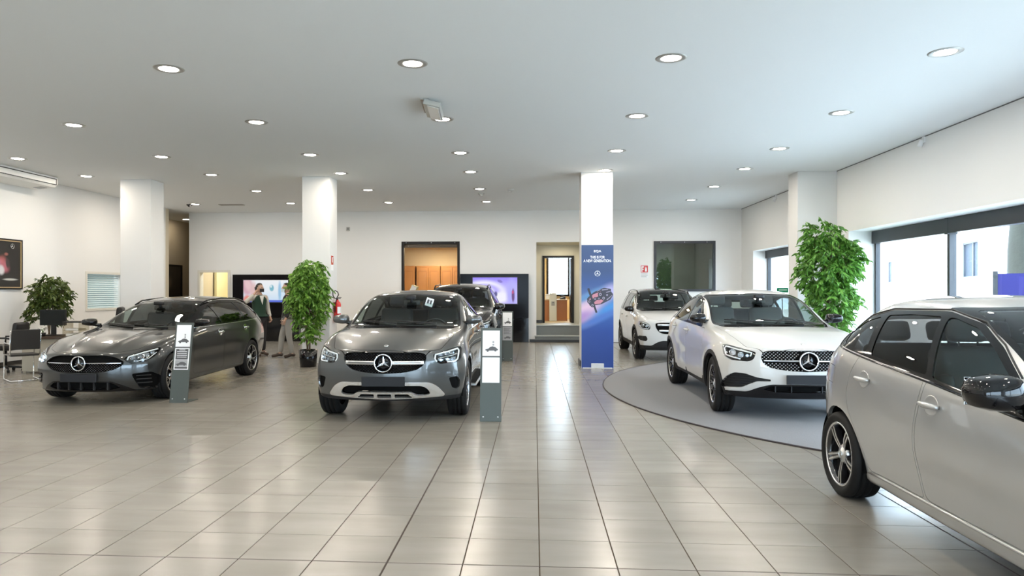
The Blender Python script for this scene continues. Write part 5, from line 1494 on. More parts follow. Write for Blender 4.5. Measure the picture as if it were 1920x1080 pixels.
bx('frame', (-.36, -.10, -.012), (.36, .10, 0), pbr('vent grey', (.30, .28, .25), .5, .3), t, .003)
for k in range(14): bx('slat', (-.33 + k * .0475, -.085, -.020), (-.315 + k * .0475, .085, -.011), pbr('vent slat', (.42, .40, .36), .5, .3), t)
# spots under the ceiling on the right wall
for lab, y in (('small white wall spotlight under the ceiling above the large right window', 12.2), ('small white wall spotlight under the ceiling above the far right window', 19.4)):
    t = thing('wall_spotlight', lab, 'spotlight', (XR, y, 4.03))
    bx('bracket', (-.03, -.03, -.02), (0, .03, .08), print_white, t, .004)
    q = MB(); q.lathe([(.0, .05), (.035, .05), (.04, -.05), (.03, -.055), (0, -.04)], 14, T(-.06, 0, -.03) @ RY(R(20))); q.build('head', print_white, t, True)
# air conditioner under the ceiling at the left
t = thing('air_conditioner', 'white air conditioner unit fixed under the ceiling at the left wall', 'air conditioner', (XL + .002, 14.2, 3.858))
aw = pbr('appliance white', (.78, .77, .74), .4)
q = MB(); q.prism([(.0, .26), (0, .06), (.12, 0), (.60, .04), (.66, .10), (.66, .26)], T(0, -1.2, 0) @ RX(R(90)) @ Matrix.Diagonal((1, 1, -1, 1)), 2.35); q.build('housing', aw, t)
for z0, z1 in ((.205, .222), (.085, .10)):
    bx('air_slot', (.655, -1.16, z0), (.664, 1.11, z1), black_plastic, t)
bx('slot_end', (.655, 1.095, .085), (.664, 1.11, .222), black_plastic, t)
q = MB(); q.xbox(T(.36, 1.0, .016) @ RY(R(-4.7)), (-.09, -.10, -.006), (.09, .10, .004)); q.build('receiver', grey_alloy, t)

# ---------------------------------------------------------------- left wall: picture, blinds
t = thing('framed_poster', 'dark motorsport poster in a thin black and gilt frame on the left wall', 'picture', (XL, 13.1, 1.63))
q = MB(); frame_x(q, 0, 2.0, 0, 1.08, 0.002, .035, .03); q.build('frame', black_frame, t)
q = MB(); frame_x(q, .03, 1.97, .03, 1.05, 0.004, .030, .022); q.build('gilt_edge', pbr('gilt', (.62, .45, .25), .35, .5), t)
pm = print_mat('poster print', [(0, (.02, .018, .016)), (.5, (.014, .012, .011)), (1.0, (.012, .011, .011))],
    [(1.36, .60, .10, .07, 20, (.16, .05, .04), .6), (1.22, .47, .26, .13, 10, (.50, .14, .16), .5), (1.42, .42, .14, .10, -20, (.42, .12, .15), .5), (1.33, .36, .09, .10, 30, (.62, .60, .62), .4), (1.05, .50, .20, .12, 0, (.20, .24, .42), .6), (1.52, .50, .05, .10, 10, (.05, .04, .04), .5), (1.60, .16, .20, .022, 0, (.55, .54, .50), .4), (1.48, .70, .05, .03, 0, (.30, .10, .08), .6)])
p_ = panel('print', (.012, 0.052, .052), (1.896, .976), pm, t, R(90))
q = MB(); star_mesh(q, T(.02, 1.70, .93) @ RZ(R(90)) @ RX(R(90)), .055); q.build('poster_emblem', silver, t)

bw = pbr('blind slat', (.66, .68, .66), .5)
t = struct(frame_x(MB(), 17.36, 18.98, 1.09, 2.09, XL - .02, XL + .02, .06).build('window_10', wf))
bx('pane', (XL - .19, 17.42, 1.15), (XL - .185, 18.92, 2.03), pane_glass, t)
for k in range(16):
    q = MB(); q.xbox(T(XL - .08, 18.17, 1.18 + k * .054) @ RY(R(28)), (-.022, -.74, -.0015), (.022, .74, .0015)); q.build('blind_slat', bw, t)
struct(bx('wall_blind_room', (-13.6, 15.5, 0), (-13.5, 21, 3), pbr('blind room', (.70, .76, .74), .8)))
struct(bx('wall_blind_room_end', (-13.6, 20.9, 0), (XL - .2, 21, 3), MATS['blind room'])); struct(bx('wall_blind_room_side', (-13.6, 15.5, 0), (XL - .2, 15.6, 3), MATS['blind room'])); struct(bx('floor_blind_room', (-13.6, 15.5, -.1), (XL - .2, 21, 0), MATS['blind room']))
struct(bx('ceiling_blind_room', (-13.6, 15.5, 2.9), (XL - .2, 21, 3), MATS['blind room']))
lo = bpy.data.objects.new('blind_room_light', bpy.data.lights.new('blind_room_light', 'AREA')); lo.data.energy = 45; lo.data.size = 1.0; lo.data.color = (.82, .95, 1.0); C.objects.link(lo); lo.location = (-12.4, 18.2, 2.85)

# corridor: dark framed picture
t = thing('corridor_picture', 'dark framed picture hanging on the corridor wall', 'picture', (-12.8, 23.75, 1.35))
q = MB(); frame_x(q, 0, 1.6, 0, 1.18, .002, .05, .07); q.build('frame', black_frame, t)
panel('print', (.02, .06, .06), (1.48, 1.06), print_mat('corridor print', [(0, (.03, .025, .02)), (1, (.06, .05, .04))], [(.5, .45, .3, .2, 20, (.16, .12, .09), .6), (.3, .8, .2, .1, 0, (.10, .09, .08), .5)]), t, R(90))

# ---------------------------------------------------------------- video walls
def video_wall(lab, x0, x1, z1, sx0, sx1, sz0, sz1, mat):
    t = thing('video_wall', lab, 'video wall', ((x0 + x1) / 2, YB - .1, 0))
    c = (x0 + x1) / 2
    bx('upper_panel', (x0 - c, -.1, .755), (x1 - c, .09, z1), wall_gloss, t, .004)
    bx('lower_panel', (x0 - c, -.1, 0.0), (x1 - c, .09, .748), black_gloss, t, .004)
    bx('screen_bezel', (sx0 - .03 - c, -.125, sz0 - .03), (sx1 + .03 - c, -.099, sz1 + .03), black_plastic, t, .004)
    panel('screen', (sx0 - c, -.129, sz0), (sx1 - sx0, sz1 - sz0), mat, t)
    return t
m1 = print_mat('screen picture left', [(0, (.62, .80, 1.0)), (.35, (.85, .93, 1.0)), (.7, (.95, .97, 1.0))],
    [(.13, .5, .17, .28, 0, (.72, .42, .50), .35), (.15, .55, .10, .20, 15, (.85, .60, .62), .5), (.42, .10, .20, .22, 0, (.80, .25, .28), .3), (.12, .06, .13, .16, 0, (.85, .30, .25), .3), (.33, .33, .10, .30, 0, (.80, .55, .55), .5), (.92, .45, .07, .10, 0, (.20, .50, .62), .3), (.90, .50, .03, .04, 0, (.75, .90, .95), .3), (1.18, .35, .05, .30, 0, (.35, .60, .85), .5), (1.35, .35, .10, .25, 0, (.70, .85, 1.0), .5), (.85, .02, .9, .05, 0, (.10, .16, .75), .4)], emit=.72)
t1 = video_wall('black video wall behind the two people, pale blue and pink picture', -9.62, -7.45, 2.12, -9.25, -7.80, 1.24, 1.94, m1)
m2 = print_mat('screen picture centre', [(0, (.55, .50, .95)), (.4, (.62, .58, 1.0)), (.81, (.30, .22, .95))],
    [(.35, .38, .62, .33, 0, (.95, .93, 1.0), .25), (.35, .40, .50, .22, 0, (.48, .42, .98), .25), (.25, .40, .38, .15, 0, (.97, .96, 1.0), .3), (.80, .18, .45, .16, 8, (.92, .90, 1.0), .4), (1.22, .30, .16, .45, 0, (.45, .42, .95), .5), (.72, .30, .05, .08, 0, (.10, .08, .30), .4), (.85, .70, .08, .04, -20, (.22, .16, .60), .4), (1.26, .26, .045, .20, 0, (.14, .05, .22), .3), (1.25, .36, .03, .05, 0, (.55, .08, .25), .4), (.60, .05, .20, .05, 0, (.98, .85, .95), .5)], emit=0.8)
t2 = video_wall('black video wall between the brown office window and the doorway, violet picture', -2.32, -.18, 2.13, -1.92, -.53, 1.20, 2.02, m2)

# ---------------------------------------------------------------- information stands
stand_grey = pbr('stand grey metal', (.085, .098, .092), .5, .2, spec=.3)
def car_print(mb, M, w_, h_):
    """side silhouette of a car, printed flat"""
    P = [(0, .28), (.03, .45), (.16, .55), (.27, .60), (.40, .90), (.58, .98), (.78, .88), (.92, .60), (1.0, .50), (1.0, .28), (.90, .25), (.84, .05), (.76, .05), (.70, .22), (.30, .20), (.25, .0), (.16, .0), (.10, .22)]
    mb.prism([(x * w_, z * h_) for x, z in P], M, .0008)
def info_stand(lab, x, y, lower):
    t = thing('info_stand', lab, 'info stand', (x, y, 0))
    w_, hh, lean = .262, 1.145, R(10)
    M = T(0, 0, .006) @ RX(-lean)
    q = MB(); q.xbox(M, (-w_ / 2, 0, 0), (w_ / 2, .022, hh), .003); q.build('upright', stand_grey, t)
    bx('base_plate', (-w_ / 2, 0.0, 0), (w_ / 2, .34, .008), stand_grey, t)
    q = MB()
    for d in (-.09, .09): q.lathe([(0, .006), (.008, .005), (.010, 0)], 10, M @ T(d, 0, .05) @ RX(R(90)))
    q.build('bolt', silver, t)
    def sheet(z0, z1, mat, name):
        q = MB(); q.xbox(M, (-.107, -.006, z0), (.107, -.0005, z1), .001); return q.build(name, mat, t)
    f1 = sheet(.795, 1.11, print_white, 'upper_print')
    q = MB(); car_print(q, M @ T(-.075, -.0061, .845) @ RX(R(90)), .16, .07); q.build('car_picture', print_dark, f1)
    q = MB()
    for k in range(2): q.xbox(M, (.015, -.0068, .955 - k * .035), (.038, -.006, .980 - k * .035))
    q.build('printed_mark', print_mid, f1)
    bx_ = MB(); bx_.xbox(M, (-.111, -.007, .780), (.111, -.0005, .790)); bx_.build('sheet_clip', print_dark, t)
    if lower == 'blank': sheet(.465, .775, print_white, 'lower_print')
    else:
        f2 = sheet(.465, .775, print_white if lower == 'photo' else print_mid, 'lower_print')
        q = MB()
        if lower == 'photo':
            q.xbox(M, (-.092, -.0068, .61), (.092, -.006, .762)); q.build('dark_field', print_dark, f2)
            q = MB(); q.xbox(M, (-.092, -.0068, .478), (.092, -.006, .505)); q.build('dark_strip', print_dark, f2)
            q = MB()
            for k, (a, b_) in enumerate(((-.045, .045), (-.075, .075), (-.07, .07), (-.075, .075), (-.07, .07))): q.xbox(M, (a, -.0074, .745 - k * .026), (b_, -.0067, .752 - k * .026))
            q.build('text_line', print_white, f2)
            q = MB(); q.xbox(M, (-.092, -.0068, .508), (.092, -.006, .605)); q.build('photo_field', print_mid, f2)
            q = MB(); car_print(q, M @ T(-.08, -.0069, .52) @ RX(R(90)), .16, .06); q.build('car_picture', print_dark, f2)
        else:
            for k in range(7): q.xbox(M, (-.08, -.0068, .745 - k * .022), (.08 - .02 * (k % 3), -.006, .754 - k * .022))
            q.build('text_line', print_dark, f2)
            q = MB(); car_print(q, M @ T(-.08, -.0069, .50) @ RX(R(90)), .16, .06); q.build('car_picture', print_dark, f2)
    return t
info_stand('grey info stand in front of the dark grey estate car, photo on its lower sheet', -5.06, 9.93, 'photo')
info_stand('grey info stand beside the grey coupe, lower sheet blank white', -.535, 8.76, 'blank')
info_stand('grey info stand in front of the violet video wall, beside the tall black SUV', -.62, 16.38, 'text')

# ---------------------------------------------------------------- blue totem in front of the column
t = thing('advertising_totem', 'tall blue advertising totem in front of the right column, white slogan and floating craft', 'advertising sign', (1.30, 15.0, 0))
bx('body', (-.33, .004, .0), (.33, .05, 2.55), pbr('totem edge', (.75, .77, .80), .4), t, .003)
bx('foot', (-.30, -.03, 0), (.30, .30, .012), print_white, t)
bm_p = print_mat('totem print', [(0, (.005, .036, .22)), (.75, (.008, .050, .28)), (1.05, (.02, .09, .36)), (1.35, (.09, .17, .40)), (1.75, (.025, .07, .24)), (2.0, (.022, .055, .17)), (2.55, (.035, .075, .20))],
    [(.10, 1.18, .34, .20, 30, (.75, .52, .66), .85), (.56, 1.55, .24, .13, 30, (.45, .42, .72), .8), (.0, 1.05, .25, .10, 25, (.40, .25, .55), .8), (.55, 1.22, .35, .10, 30, (.05, .25, .62), .8), (.12, 1.48, .30, .06, 30, (.10, .25, .50), .8), (.36, 1.02, .5, .07, 25, (.06, .16, .52), .8)])
pr = panel('print', (-.328, -.002, .004), (.656, 2.542), bm_p, t)
wt = pbr('totem white ink', (.90, .91, .94), .5)
lettering('EQA', .062, (0, -.0025, 2.415), (R(90), 0, 0), wt, t, sx=1.25)
lettering('THIS IS FOR', .078, (0, -.0025, 2.29), (R(90), 0, 0), wt, t, sx=.73)
lettering('A NEW GENERATION.', .078, (0, -.0025, 2.215), (R(90), 0, 0), wt, t, sx=.73)
q = MB(); M = T(0, -.003, 1.955) @ RX(R(90)); star_mesh(q, M @ Matrix.Diagonal((1, 1, .06, 1)), .058); q.build('star_emblem', wt, t)
M = T(.02, -.0030, 1.46) @ RX(R(90)) @ RZ(R(24)) @ Matrix.Diagonal((1.22, 1.22, 1, 1))
dark_a = pbr('craft dark', (.030, .030, .052), .4); dark_b = pbr('craft wing', (.016, .016, .028), .4); steel = pbr('craft light', (.30, .27, .36), .4); pink = pbr('craft pink', (.55, .22, .28), .4)
def ink(name, shapes, mat, lift):
    q = MB()
    for sh in shapes: q.prism(sh, M @ T(0, 0, lift), .0004)
    q.build(name, mat, t)
ink('craft_hull', [rnd([(-.19, -.075), (.0, -.125), (.17, -.115), (.25, -.055), (.235, .01), (.255, .045), (.15, .115), (-.04, .115), (-.19, .06)], .02, 3)], dark_a, 0)
ink('craft_panel', [[(-.185, .02), (-.06, .085), (.08, .075), (.0, .018)]], pink, .0005)
ink('craft_panel', [[(-.17, -.062), (-.01, -.108), (.10, -.07), (-.04, -.028)]], pink, .0005)
for sh in ([(.10, .085), (.20, .055), (.21, .065), (.11, .10)], [(.12, -.10), (.22, -.065), (.225, -.055), (.11, -.085)], [(.02, .10), (.09, .105), (.085, .112), (.02, .11)], [(.15, .02), (.235, .01), (.235, .02), (.155, .032)]): ink('craft_strut', [sh], steel, .0005)
ink('craft_wing', [rnd([(-.150, -.22), (-.118, -.225), (-.075, .21), (-.112, .215)], .01, 2)], dark_b, .001)
for cx, cy, r_ in ((-.17, .0, .034), (-.145, -.08, .034), (.05, .035, .042), (.075, -.045, .040), (-.06, .0, .030), (.15, -.02, .03), (.0, -.02, .026)):
    q = MB(); q.disc((cx, cy, .0016), r_, 16, M); q.build('craft_pod', dark_b, t)
    q = MB(); q.disc((cx, cy, .0019), r_ * .6, 12, M); q.build('craft_pod_core', steel, t)
    q = MB(); q.disc((cx, cy, .0022), r_ * .28, 10, M); q.build('craft_pod_hub', dark_b, t)
bx('price_holder', (-.13, -.035, .014), (.13, -.006, .10), pbr('holder', (.62, .63, .64), .3), t, .006)

# ---------------------------------------------------------------- carpet disc
cp = MB(); n_ = 160; arc = []
cx, cy, rad = 7.68, 11.76, 6.54
for k in range(n_ + 1):
    a = pi / 2 + pi * k / n_; x = cx + rad * cos(a); y = cy + rad * sin(a)
    if x < XR - .001 and y < 15.55: arc.append((x, y))
poly = [(XR - .001, arc[0][1])] + arc + [(XR - .001, arc[-1][1])] if arc[0][1] < 15.5 else [(5.52, 15.55), ] + arc
yl = cy - sqrt(rad ** 2 - (XR - cx) ** 2); yh = 16.75
full = []
for k in range(n_ + 1):
    a = pi / 2 + pi * k / n_; x = cx + rad * cos(a); y = cy + rad * sin(a)
    if x < XR - .002: full.append((x, min(y, 16.75)))
full = [(XR - .002, yh)] + full + [(XR - .002, yl)]
cp.prism(full, T(0, 0, 0.0005), .0115)
carpet = tag(cp.build('carpet', pbr('grey carpet', (.22, .22, .23), .95, noise=(180, .35), bump=(420, .5), spec=.1)), 'large round grey carpet under the white coupe, dark edging', 'carpet')
MB().tube([(x, y, .008) for x, y in full[1:-1]], .011, 6).build('edging', pbr('carpet edging', (.03, .025, .03), .5), carpet)

# ---------------------------------------------------------------- fire extinguisher and signs
red_p = pbr('signal red', (.55, .012, .012), .25, coat=.6)
t = thing('fire_extinguisher', 'red fire extinguisher hung on the left centre column', 'fire extinguisher', (-4.41, 15.9, .90))
q = MB(); q.lathe([(0, 0), (.070, 0), (.078, .012), (.078, .40), (.062, .445), (.028, .465), (.025, .50), (0, .50)], 24); q.build('cylinder', red_p, t, True)
q = MB(); rows = []
for k in range(9):
    a = R(-75 + 110 * k / 8); rows.append([q.v((.0788 * cos(a), .0788 * sin(a), z_)) for z_ in (.19, .34)])
for a_, b_ in zip(rows, rows[1:]): q.face([a_[0], b_[0], b_[1], a_[1]])
lb = q.build('label', print_white, t, True)
q = MB(); q.tube([(0, 0, .49), (0, 0, .535)], .016, 8); q.box((-.01, -.012, .52), (.075, .012, .535), .003); q.box((-.01, -.012, .545), (.09, .012, .556), .003); q.build('valve', black_plastic, t)
pts = [(-.02, 0, .53)]
for k in range(17):
    a = -pi / 2 + 2 * pi * k / 17; pts.append((-.05 + .10 * sin(a + pi / 2) * -1 * .9, -.03 + .085 * cos(a + pi / 2) * 0.9, .63 + .075 * -cos(a + pi / 2) * 1.1))
q = MB(); q.tube([(-.01, -.02, .52), (-.06, -.04, .54), (-.085, -.07, .60), (-.075, -.10, .67), (-.02, -.11, .705), (.035, -.10, .67), (.045, -.07, .61), (.01, -.06, .56), (-.03, -.085, .40), (-.035, -.09, .22)], .011, 8); q.build('hose', black_plastic, t, True)
bx('bracket', (-.089, -.03, .30), (-.07, .03, .44), black_plastic, t)
t = thing('extinguisher_sign', 'narrow red and white extinguisher sign high on the left centre column', 'sign', (-4.5, 15.78, 2.05))
bx('plate', (0.0005, -.10, .0), (.004, .10, .34), print_white, t); bx('red_field', (.004, -.09, .13), (.005, .09, .33), red_p, t)
q = MB(); q.box((.005, -.02, .18), (.0056, .03, .29)); q.box((.005, .02, .28), (.0056, .055, .30)); q.build('pictogram', print_white, t)
t = thing('fire_sign', 'red fire extinguisher and hose sign on the white back wall', 'sign', (3.40, YB, 2.0))
bx('plate', (-.13, -.004, .0), (.13, -.0005, .40), pbr('sign white', (.80, .81, .82), .5), t); bx('red_field', (-.11, -.005, .17), (.11, -.004, .385), red_p, t)
q = MB(); q.box((-.092, -.0058, .19), (-.06, -.005, .365)); q.box((-.06, -.0058, .325), (-.012, -.005, .365)); q.box((-.06, -.0058, .255), (-.02, -.005, .285)); q.box((.02, -.0058, .20), (.075, -.005, .30)); q.box((.035, -.0058, .30), (.06, -.005, .345)); q.build('pictogram', print_white, t)
q = MB()
for k in range(3): q.box((-.10, -.0046, .12 - k * .045), (.10 - .03 * (k == 2), -.004, .135 - k * .045))
q.build('text_line', print_mid, t)
t = thing('green_sign', 'small green sign with a pale strip standing behind the white coupe', 'sign', (5.70, 17.0, 0.0135))
bx('board', (-.13, -.008, 1.545), (.13, .008, 1.655), pbr('sign green', (.0, .22, .10), .5), t, .002); MB().tube([(0, 0.01, 0), (0, 0.01, 1.55)], .010, 8).build('post', silver, t); MB().lathe([(0, .0), (.14, 0), (.14, .012), (0, .02)], 24).build('base', silver, t)
bx('text_strip', (-.085, -.0092, 1.593), (.10, -.0082, 1.618), pbr('sign pale green', (.45, .75, .60), .5), t)
t = thing('wall_sensor', 'small grey sensor box high on the back wall right of the left centre column', 'sensor', (-5.92, YB, 3.57))
bx('case', (-.05, -.035, -.06), (.05, -.0005, .06), pbr('sensor grey', (.42, .41, .38), .5), t, .006); bx('cover', (-.035, -.04, -.03), (.035, -.034, .035), pbr('sensor dark', (.22, .21, .2), .5), t, .003)

# ---------------------------------------------------------------- plants
leaf_mat = pbr('ficus leaf', (.060, .170, .022), .38, coat=.2)
def leaf_material(name, dark, light):
    m = bpy.data.materials.new(name); m.use_nodes = True
    n = m.node_tree.nodes; l = m.node_tree.links; b = n['Principled BSDF']
    g = n.new('ShaderNodeNewGeometry'); cr = n.new('ShaderNodeValToRGB')
    cr.color_ramp.elements[0].color = (*dark, 1); cr.color_ramp.elements[1].color = (*light, 1)
    l.new(g.outputs['Random Per Island'], cr.inputs[0]); l.new(cr.outputs[0], b.inputs['Base Color']); b.inputs['Roughness'].default_value = .36
    tr = n.new('ShaderNodeBsdfTranslucent'); l.new(cr.outputs[0], tr.inputs[0]); ms = n.new('ShaderNodeMixShader'); ms.inputs[0].default_value = .25
    l.new(b.outputs[0], ms.inputs[1]); l.new(tr.outputs[0], ms.inputs[2]); l.new(ms.outputs[0], n['Material Output'].inputs[0])
    return m
bark = pbr('bark', (.16, .11, .065), .8, noise=(40, .4))
soil = pbr('soil', (.04, .03, .02), .9)
def ficus(lab, loc, lobes, count, leaf_len, mat, pot_r, pot_h, pot_mat, trunk_top, seed, droop=.9):
    rd = random.Random(seed)
    t = thing('potted_ficus', lab, 'plant', loc)
    q = MB(); q.lathe([(0, 0), (pot_r * .88, 0), (pot_r, pot_h), (pot_r * .93, pot_h), (pot_r * .91, pot_h - .04), (0, pot_h - .04)], 28); q.build('pot', pot_mat, t, True)
    q = MB(); q.disc((0, 0, pot_h - .035), pot_r * .91, 24); q.build('soil', soil, t)
    q = MB()
    for k in range(3):
        a = 2.1 * k; q.tube([(.03 * cos(a), .03 * sin(a), pot_h - .04), (.045 * cos(a + 1), .045 * sin(a + 1), pot_h + .25), (.03 * cos(a + 2), .03 * sin(a + 2), trunk_top * .7), (.08 * cos(a + 3), .08 * sin(a + 3), trunk_top)], [.020, .017, .014, .008], 7)
    for (cx, cy, cz, rx, ry, rz) in lobes:
        for k in range(5):
            a = rd.random() * 6.28; e = Vector((cx + rx * .75 * cos(a), cy + ry * .75 * sin(a), cz + rz * (rd.random() * 1.1 - .4)))
            q.tube([(0, 0, min(cz - .1, trunk_top * .8)), Vector((0, 0, cz - .1)) * .4 + e * .5, e], [.010, .006, .003], 5)
    q.build('trunk', bark, t, True)
    vs = []; fs = []
    vol = [rx * ry * rz for (_, _, _, rx, ry, rz) in lobes]; tot = sum(vol)
    per = 13
    for (cx, cy, cz, rx, ry, rz), vv in zip(lobes, vol):
        for k in range(int(count * vv / tot / per)):
            while True:
                d = Vector((rd.uniform(-1, 1), rd.uniform(-1, 1), rd.uniform(-1, 1)))
                if .05 < d.length < 1: break
            rr = min(.97, d.length ** .5) * (1 + rd.gauss(0, .07)); d.normalize()
            p0 = Vector((cx + d.x * rx * rr, cy + d.y * ry * rr, cz + d.z * rz * rr))
            # a drooping twig with leaves on both sides
            o_ = Vector((d.x, d.y, 0)) + Vector((rd.gauss(0, .45), rd.gauss(0, .45), 0)); o_ = o_.normalized() if o_.length > .01 else Vector((1, 0, 0))
            tw = (o_ * rd.uniform(.5, 1.0) + Vector((0, 0, rd.uniform(-.9, .55)))).normalized(); tl = leaf_len * rd.uniform(1.3, 2.3)
            sd = tw.cross(Vector((0, 0, 1))); sd = sd.normalized() if sd.length > .05 else Vector((1, 0, 0))
            for m in range(per):
                u = (m + .5) / per
                p = p0 - tw * tl * .5 + tw * tl * u + Vector((0, 0, -.35 * tl * u * u * droop))
                sg = 1 if m % 2 else -1
                ax = (tw * rd.uniform(.3, 1.0) + sd * sg * rd.uniform(.35, 1.0) + Vector((rd.gauss(0, .25), rd.gauss(0, .25), -droop * rd.uniform(.15, .9)))).normalized()
                side = ax.cross(Vector((rd.gauss(0, .6), rd.gauss(0, .6), 1))); side = side.normalized() if side.length > .05 else sd
                up = side.cross(ax); L = leaf_len * rd.uniform(.65, 1.15); W = L * .20
                i = len(vs)
                vs += [p, p + ax * L * .35 + side * W + up * W * .30, p + ax * L * .72 + side * W * .72 + up * W * .1, p + ax * L - up * L * .14, p + ax * L * .72 - side * W * .72 + up * W * .1, p + ax * L * .35 - side * W + up * W * .30, p + ax * L * .5 - up * W * .10]
                fs += [[i, i + 1, i + 6], [i + 1, i + 2, i + 6], [i + 2, i + 3, i + 6], [i + 3, i + 4, i + 6], [i + 4, i + 5, i + 6], [i + 5, i, i + 6]]
    me = bpy.data.meshes.new('foliage'); me.from_pydata([tuple(v) for v in vs], [], fs)
    o = link_mesh('foliage', me, mat, t, True); o['kind'] = 'stuff'
    return t
ficus('ficus tree in a black pot in front of the left centre column', (-4.76, 14.9, 0),
      [(.02, 0, 1.68, .41, .38, .42), (.02, 0, 2.03, .31, .30, .24), (-.14, 0, 1.42, .32, .32, .32), (.14, 0, 1.30, .30, .30, .34), (-.02, 0, .98, .28, .26, .26), (.04, 0, .70, .24, .22, .14)], 6200, .105, leaf_material('ficus leaf bright', (.060, .175, .015), (.25, .44, .075)), .195, .36, black_gloss, 1.9, 3)
ficus('tall ficus tree beside the large right window and column', (5.70, 14.45, 0.0135),
      [(-.02, 0, 2.05, .55, .45, .62), (-.12, 0, 2.62, .36, .34, .36), (.26, 0, 2.25, .36, .34, .42), (.08, 0, 1.45, .46, .40, .45), (.10, 0, .98, .30, .28, .32)], 9000, .115, leaf_material('ficus leaf deep', (.045, .15, .016), (.20, .42, .075)), .24, .42, black_gloss, 2.4, 5)
ficus('bushy dark ficus by the left wall behind the office desk', (-10.45, 14.9, 0),
      [(0, 0, 1.55, .42, .36, .34), (-.05, 0, 1.20, .44, .36, .30), (.12, 0, 1.72, .30, .28, .20)], 2800, .11, leaf_material('ficus leaf dark', (.030, .060, .010), (.13, .17, .035)), .22, .60, black_plastic, 1.5, 9)
# ---------------------------------------------------------------- office corner at the left
desk_top = pbr('desk top dark wood', (.05, .028, .018), .35)
desk_pan = pbr('desk panel beige', (.36, .33, .27), .6)
t = thing('office_desk', 'office desk with dark top and beige front panel at the far left', 'desk', (-8.72, 13.62, -.03))
bx('top', (-1.24, -.40, .70), (1.15, .40, .745), desk_top, t, .006)
bx('front_panel', (-1.16, -.34, .07), (1.08, -.31, .70), desk_pan, t)
for x in (-1.16, 1.02): bx('side_panel', (x, -.31, .03), (x + .06, .36, .70), desk_pan, t)
t = thing('monitor', 'black computer monitor on the office desk in front of the bushy ficus', 'monitor', (-9.48, 13.6, .716))
bx('screen_case', (-.26, -.02, .20), (.27, .03, .51), black_plastic, t, .006); bx('screen', (-.25, -.0225, .21), (.26, -.0195, .50), pbr('screen off', (.006, .008, .008), .2, spec=.2), t)
bx('neck', (-.05, .01, .0), (.05, .04, .25), black_plastic, t, .004); bx('foot', (-.13, -.09, 0), (.13, .10, .014), black_plastic, t, .004)
t = thing('flower_pot', 'small white flower in a dark pot on the desk under the monitor', 'plant', (-9.50, 13.34, .716))
q = MB(); q.lathe([(0, 0), (.04, 0), (.055, .07), (.045, .07), (0, .06)], 16); q.build('pot', black_plastic, t, True)
rd = random.Random(4); q = MB()
for k in range(26):
    a = rd.random() * 6.28; p = Vector((.07 * rd.random() * cos(a), .07 * rd.random() * sin(a), .11 + .06 * rd.random())); M = T(*p) @ RZ(a) @ RX(rd.uniform(-1, 1))
    q.face([q.v(M @ Vector(c)) for c in ((0, 0, 0), (.025, .018, .004), (.05, 0, 0), (.025, -.018, .004))])
o = q.build('petals', pbr('petal white', (.75, .74, .70), .6), t); o['kind'] = 'stuff'
q = MB()
for k in range(6): q.tube([(0, 0, .06), (.03 * cos(k), .03 * sin(k), .14)], .003, 5)
q.build('stem', leaf_mat, t)
t = thing('paper_tray', 'clear acrylic paper tray with dark lid on the office desk, right of the monitor', 'tray', (-8.98, 13.55, .716))
acr = glass('acrylic', (.80, .78, .72), ior=1.4)
for x in (-.17, .16): bx('side_wall', (x, -.15, 0), (x + .012, .17, .26), acr, t)
bx('shelf', (-.16, -.15, .10), (.16, .17, .108), acr, t); bx('lid', (-.17, -.15, .26), (.172, .17, .285), black_plastic, t, .004)
bx('paper_stack', (-.13, -.12, .109), (.13, .15, .15), pbr('paper', (.70, .68, .62), .7), t); bx('lower_stack', (-.12, -.12, .0), (.12, .15, .05), MATS['paper'], t)
t = thing('document_holder', 'pale paper box at the right end of the office desk', 'box', (-8.50, 13.6, .716))
bx('case', (-.13, -.12, 0), (.10, .14, .17), pbr('cardboard pale', (.50, .46, .38), .7), t, .004); bx('folder', (-.10, -.10, .15), (-.06, .12, .23), MATS['paper'], t); bx('folder', (.0, -.10, .15), (.05, .12, .21), print_mid, t)

def office_chair(lab, x, y, rz, high):
    t = thing('office_chair', lab, 'chair', (x, y, 0), rz)
    lm = pbr('black leather', (.010, .009, .009), .45, spec=.3, bump=(30, .15))
    bx('seat', (-.26, -.25, .43), (.26, .27, .53), lm, t, .04).data.polygons.foreach_set('use_smooth', [True] * 0) if False else bx('seat', (-.26, -.25, .43), (.26, .27, .53), lm, t, .04)
    q = MB(); q.xbox(T(0, -.24, .52) @ RX(R(8)), (-.25, -.05, 0), (.25, .06, high), .05); q.build('backrest', lm, t, True)
    for d in (-1, 1): q = MB(); q.tube([(d * .27, .15, .48), (d * .30, .15, .68), (d * .30, -.15, .68), (d * .26, -.22, .66)], .018, 8); q.build('armrest', black_plastic, t, True)
    MB().tube([(0, 0, .08), (0, 0, .44)], .028, 10).build('gas_column', black_plastic, t, True)
    for k in range(5):
        a = 2 * pi * k / 5; q = MB(); q.tube([(0, 0, .11), (.29 * cos(a), .29 * sin(a), .075)], [.026, .018], 8); o = q.build('base_leg', black_plastic, t, True)
        q = MB(); q.lathe([(0, -.022), (.028, -.022), (.030, 0), (.028, .022), (0, .022)], 12, T(.29 * cos(a), .29 * sin(a), .030) @ RZ(a) @ RX(R(90))); q.build('caster', rubber, o, True)
    return t
office_chair('black leather swivel chair at the left frame edge, left of the chrome chair', -10.42, 13.55, R(100), .46)
office_chair('high-backed black office chair behind the estate car bonnet, before the blinds window', -9.15, 14.75, R(112), .74)
t = thing('cantilever_chair', 'visitor chair with black mesh back and chrome sled frame at the office desk', 'chair', (-9.16, 12.32, 0), R(48))
mesh_m = pbr('black mesh fabric', (.022, .02, .018), .8, noise=(300, .5))
bx('seat', (-.22, -.22, .44), (.22, .22, .475), mesh_m, t, .012)
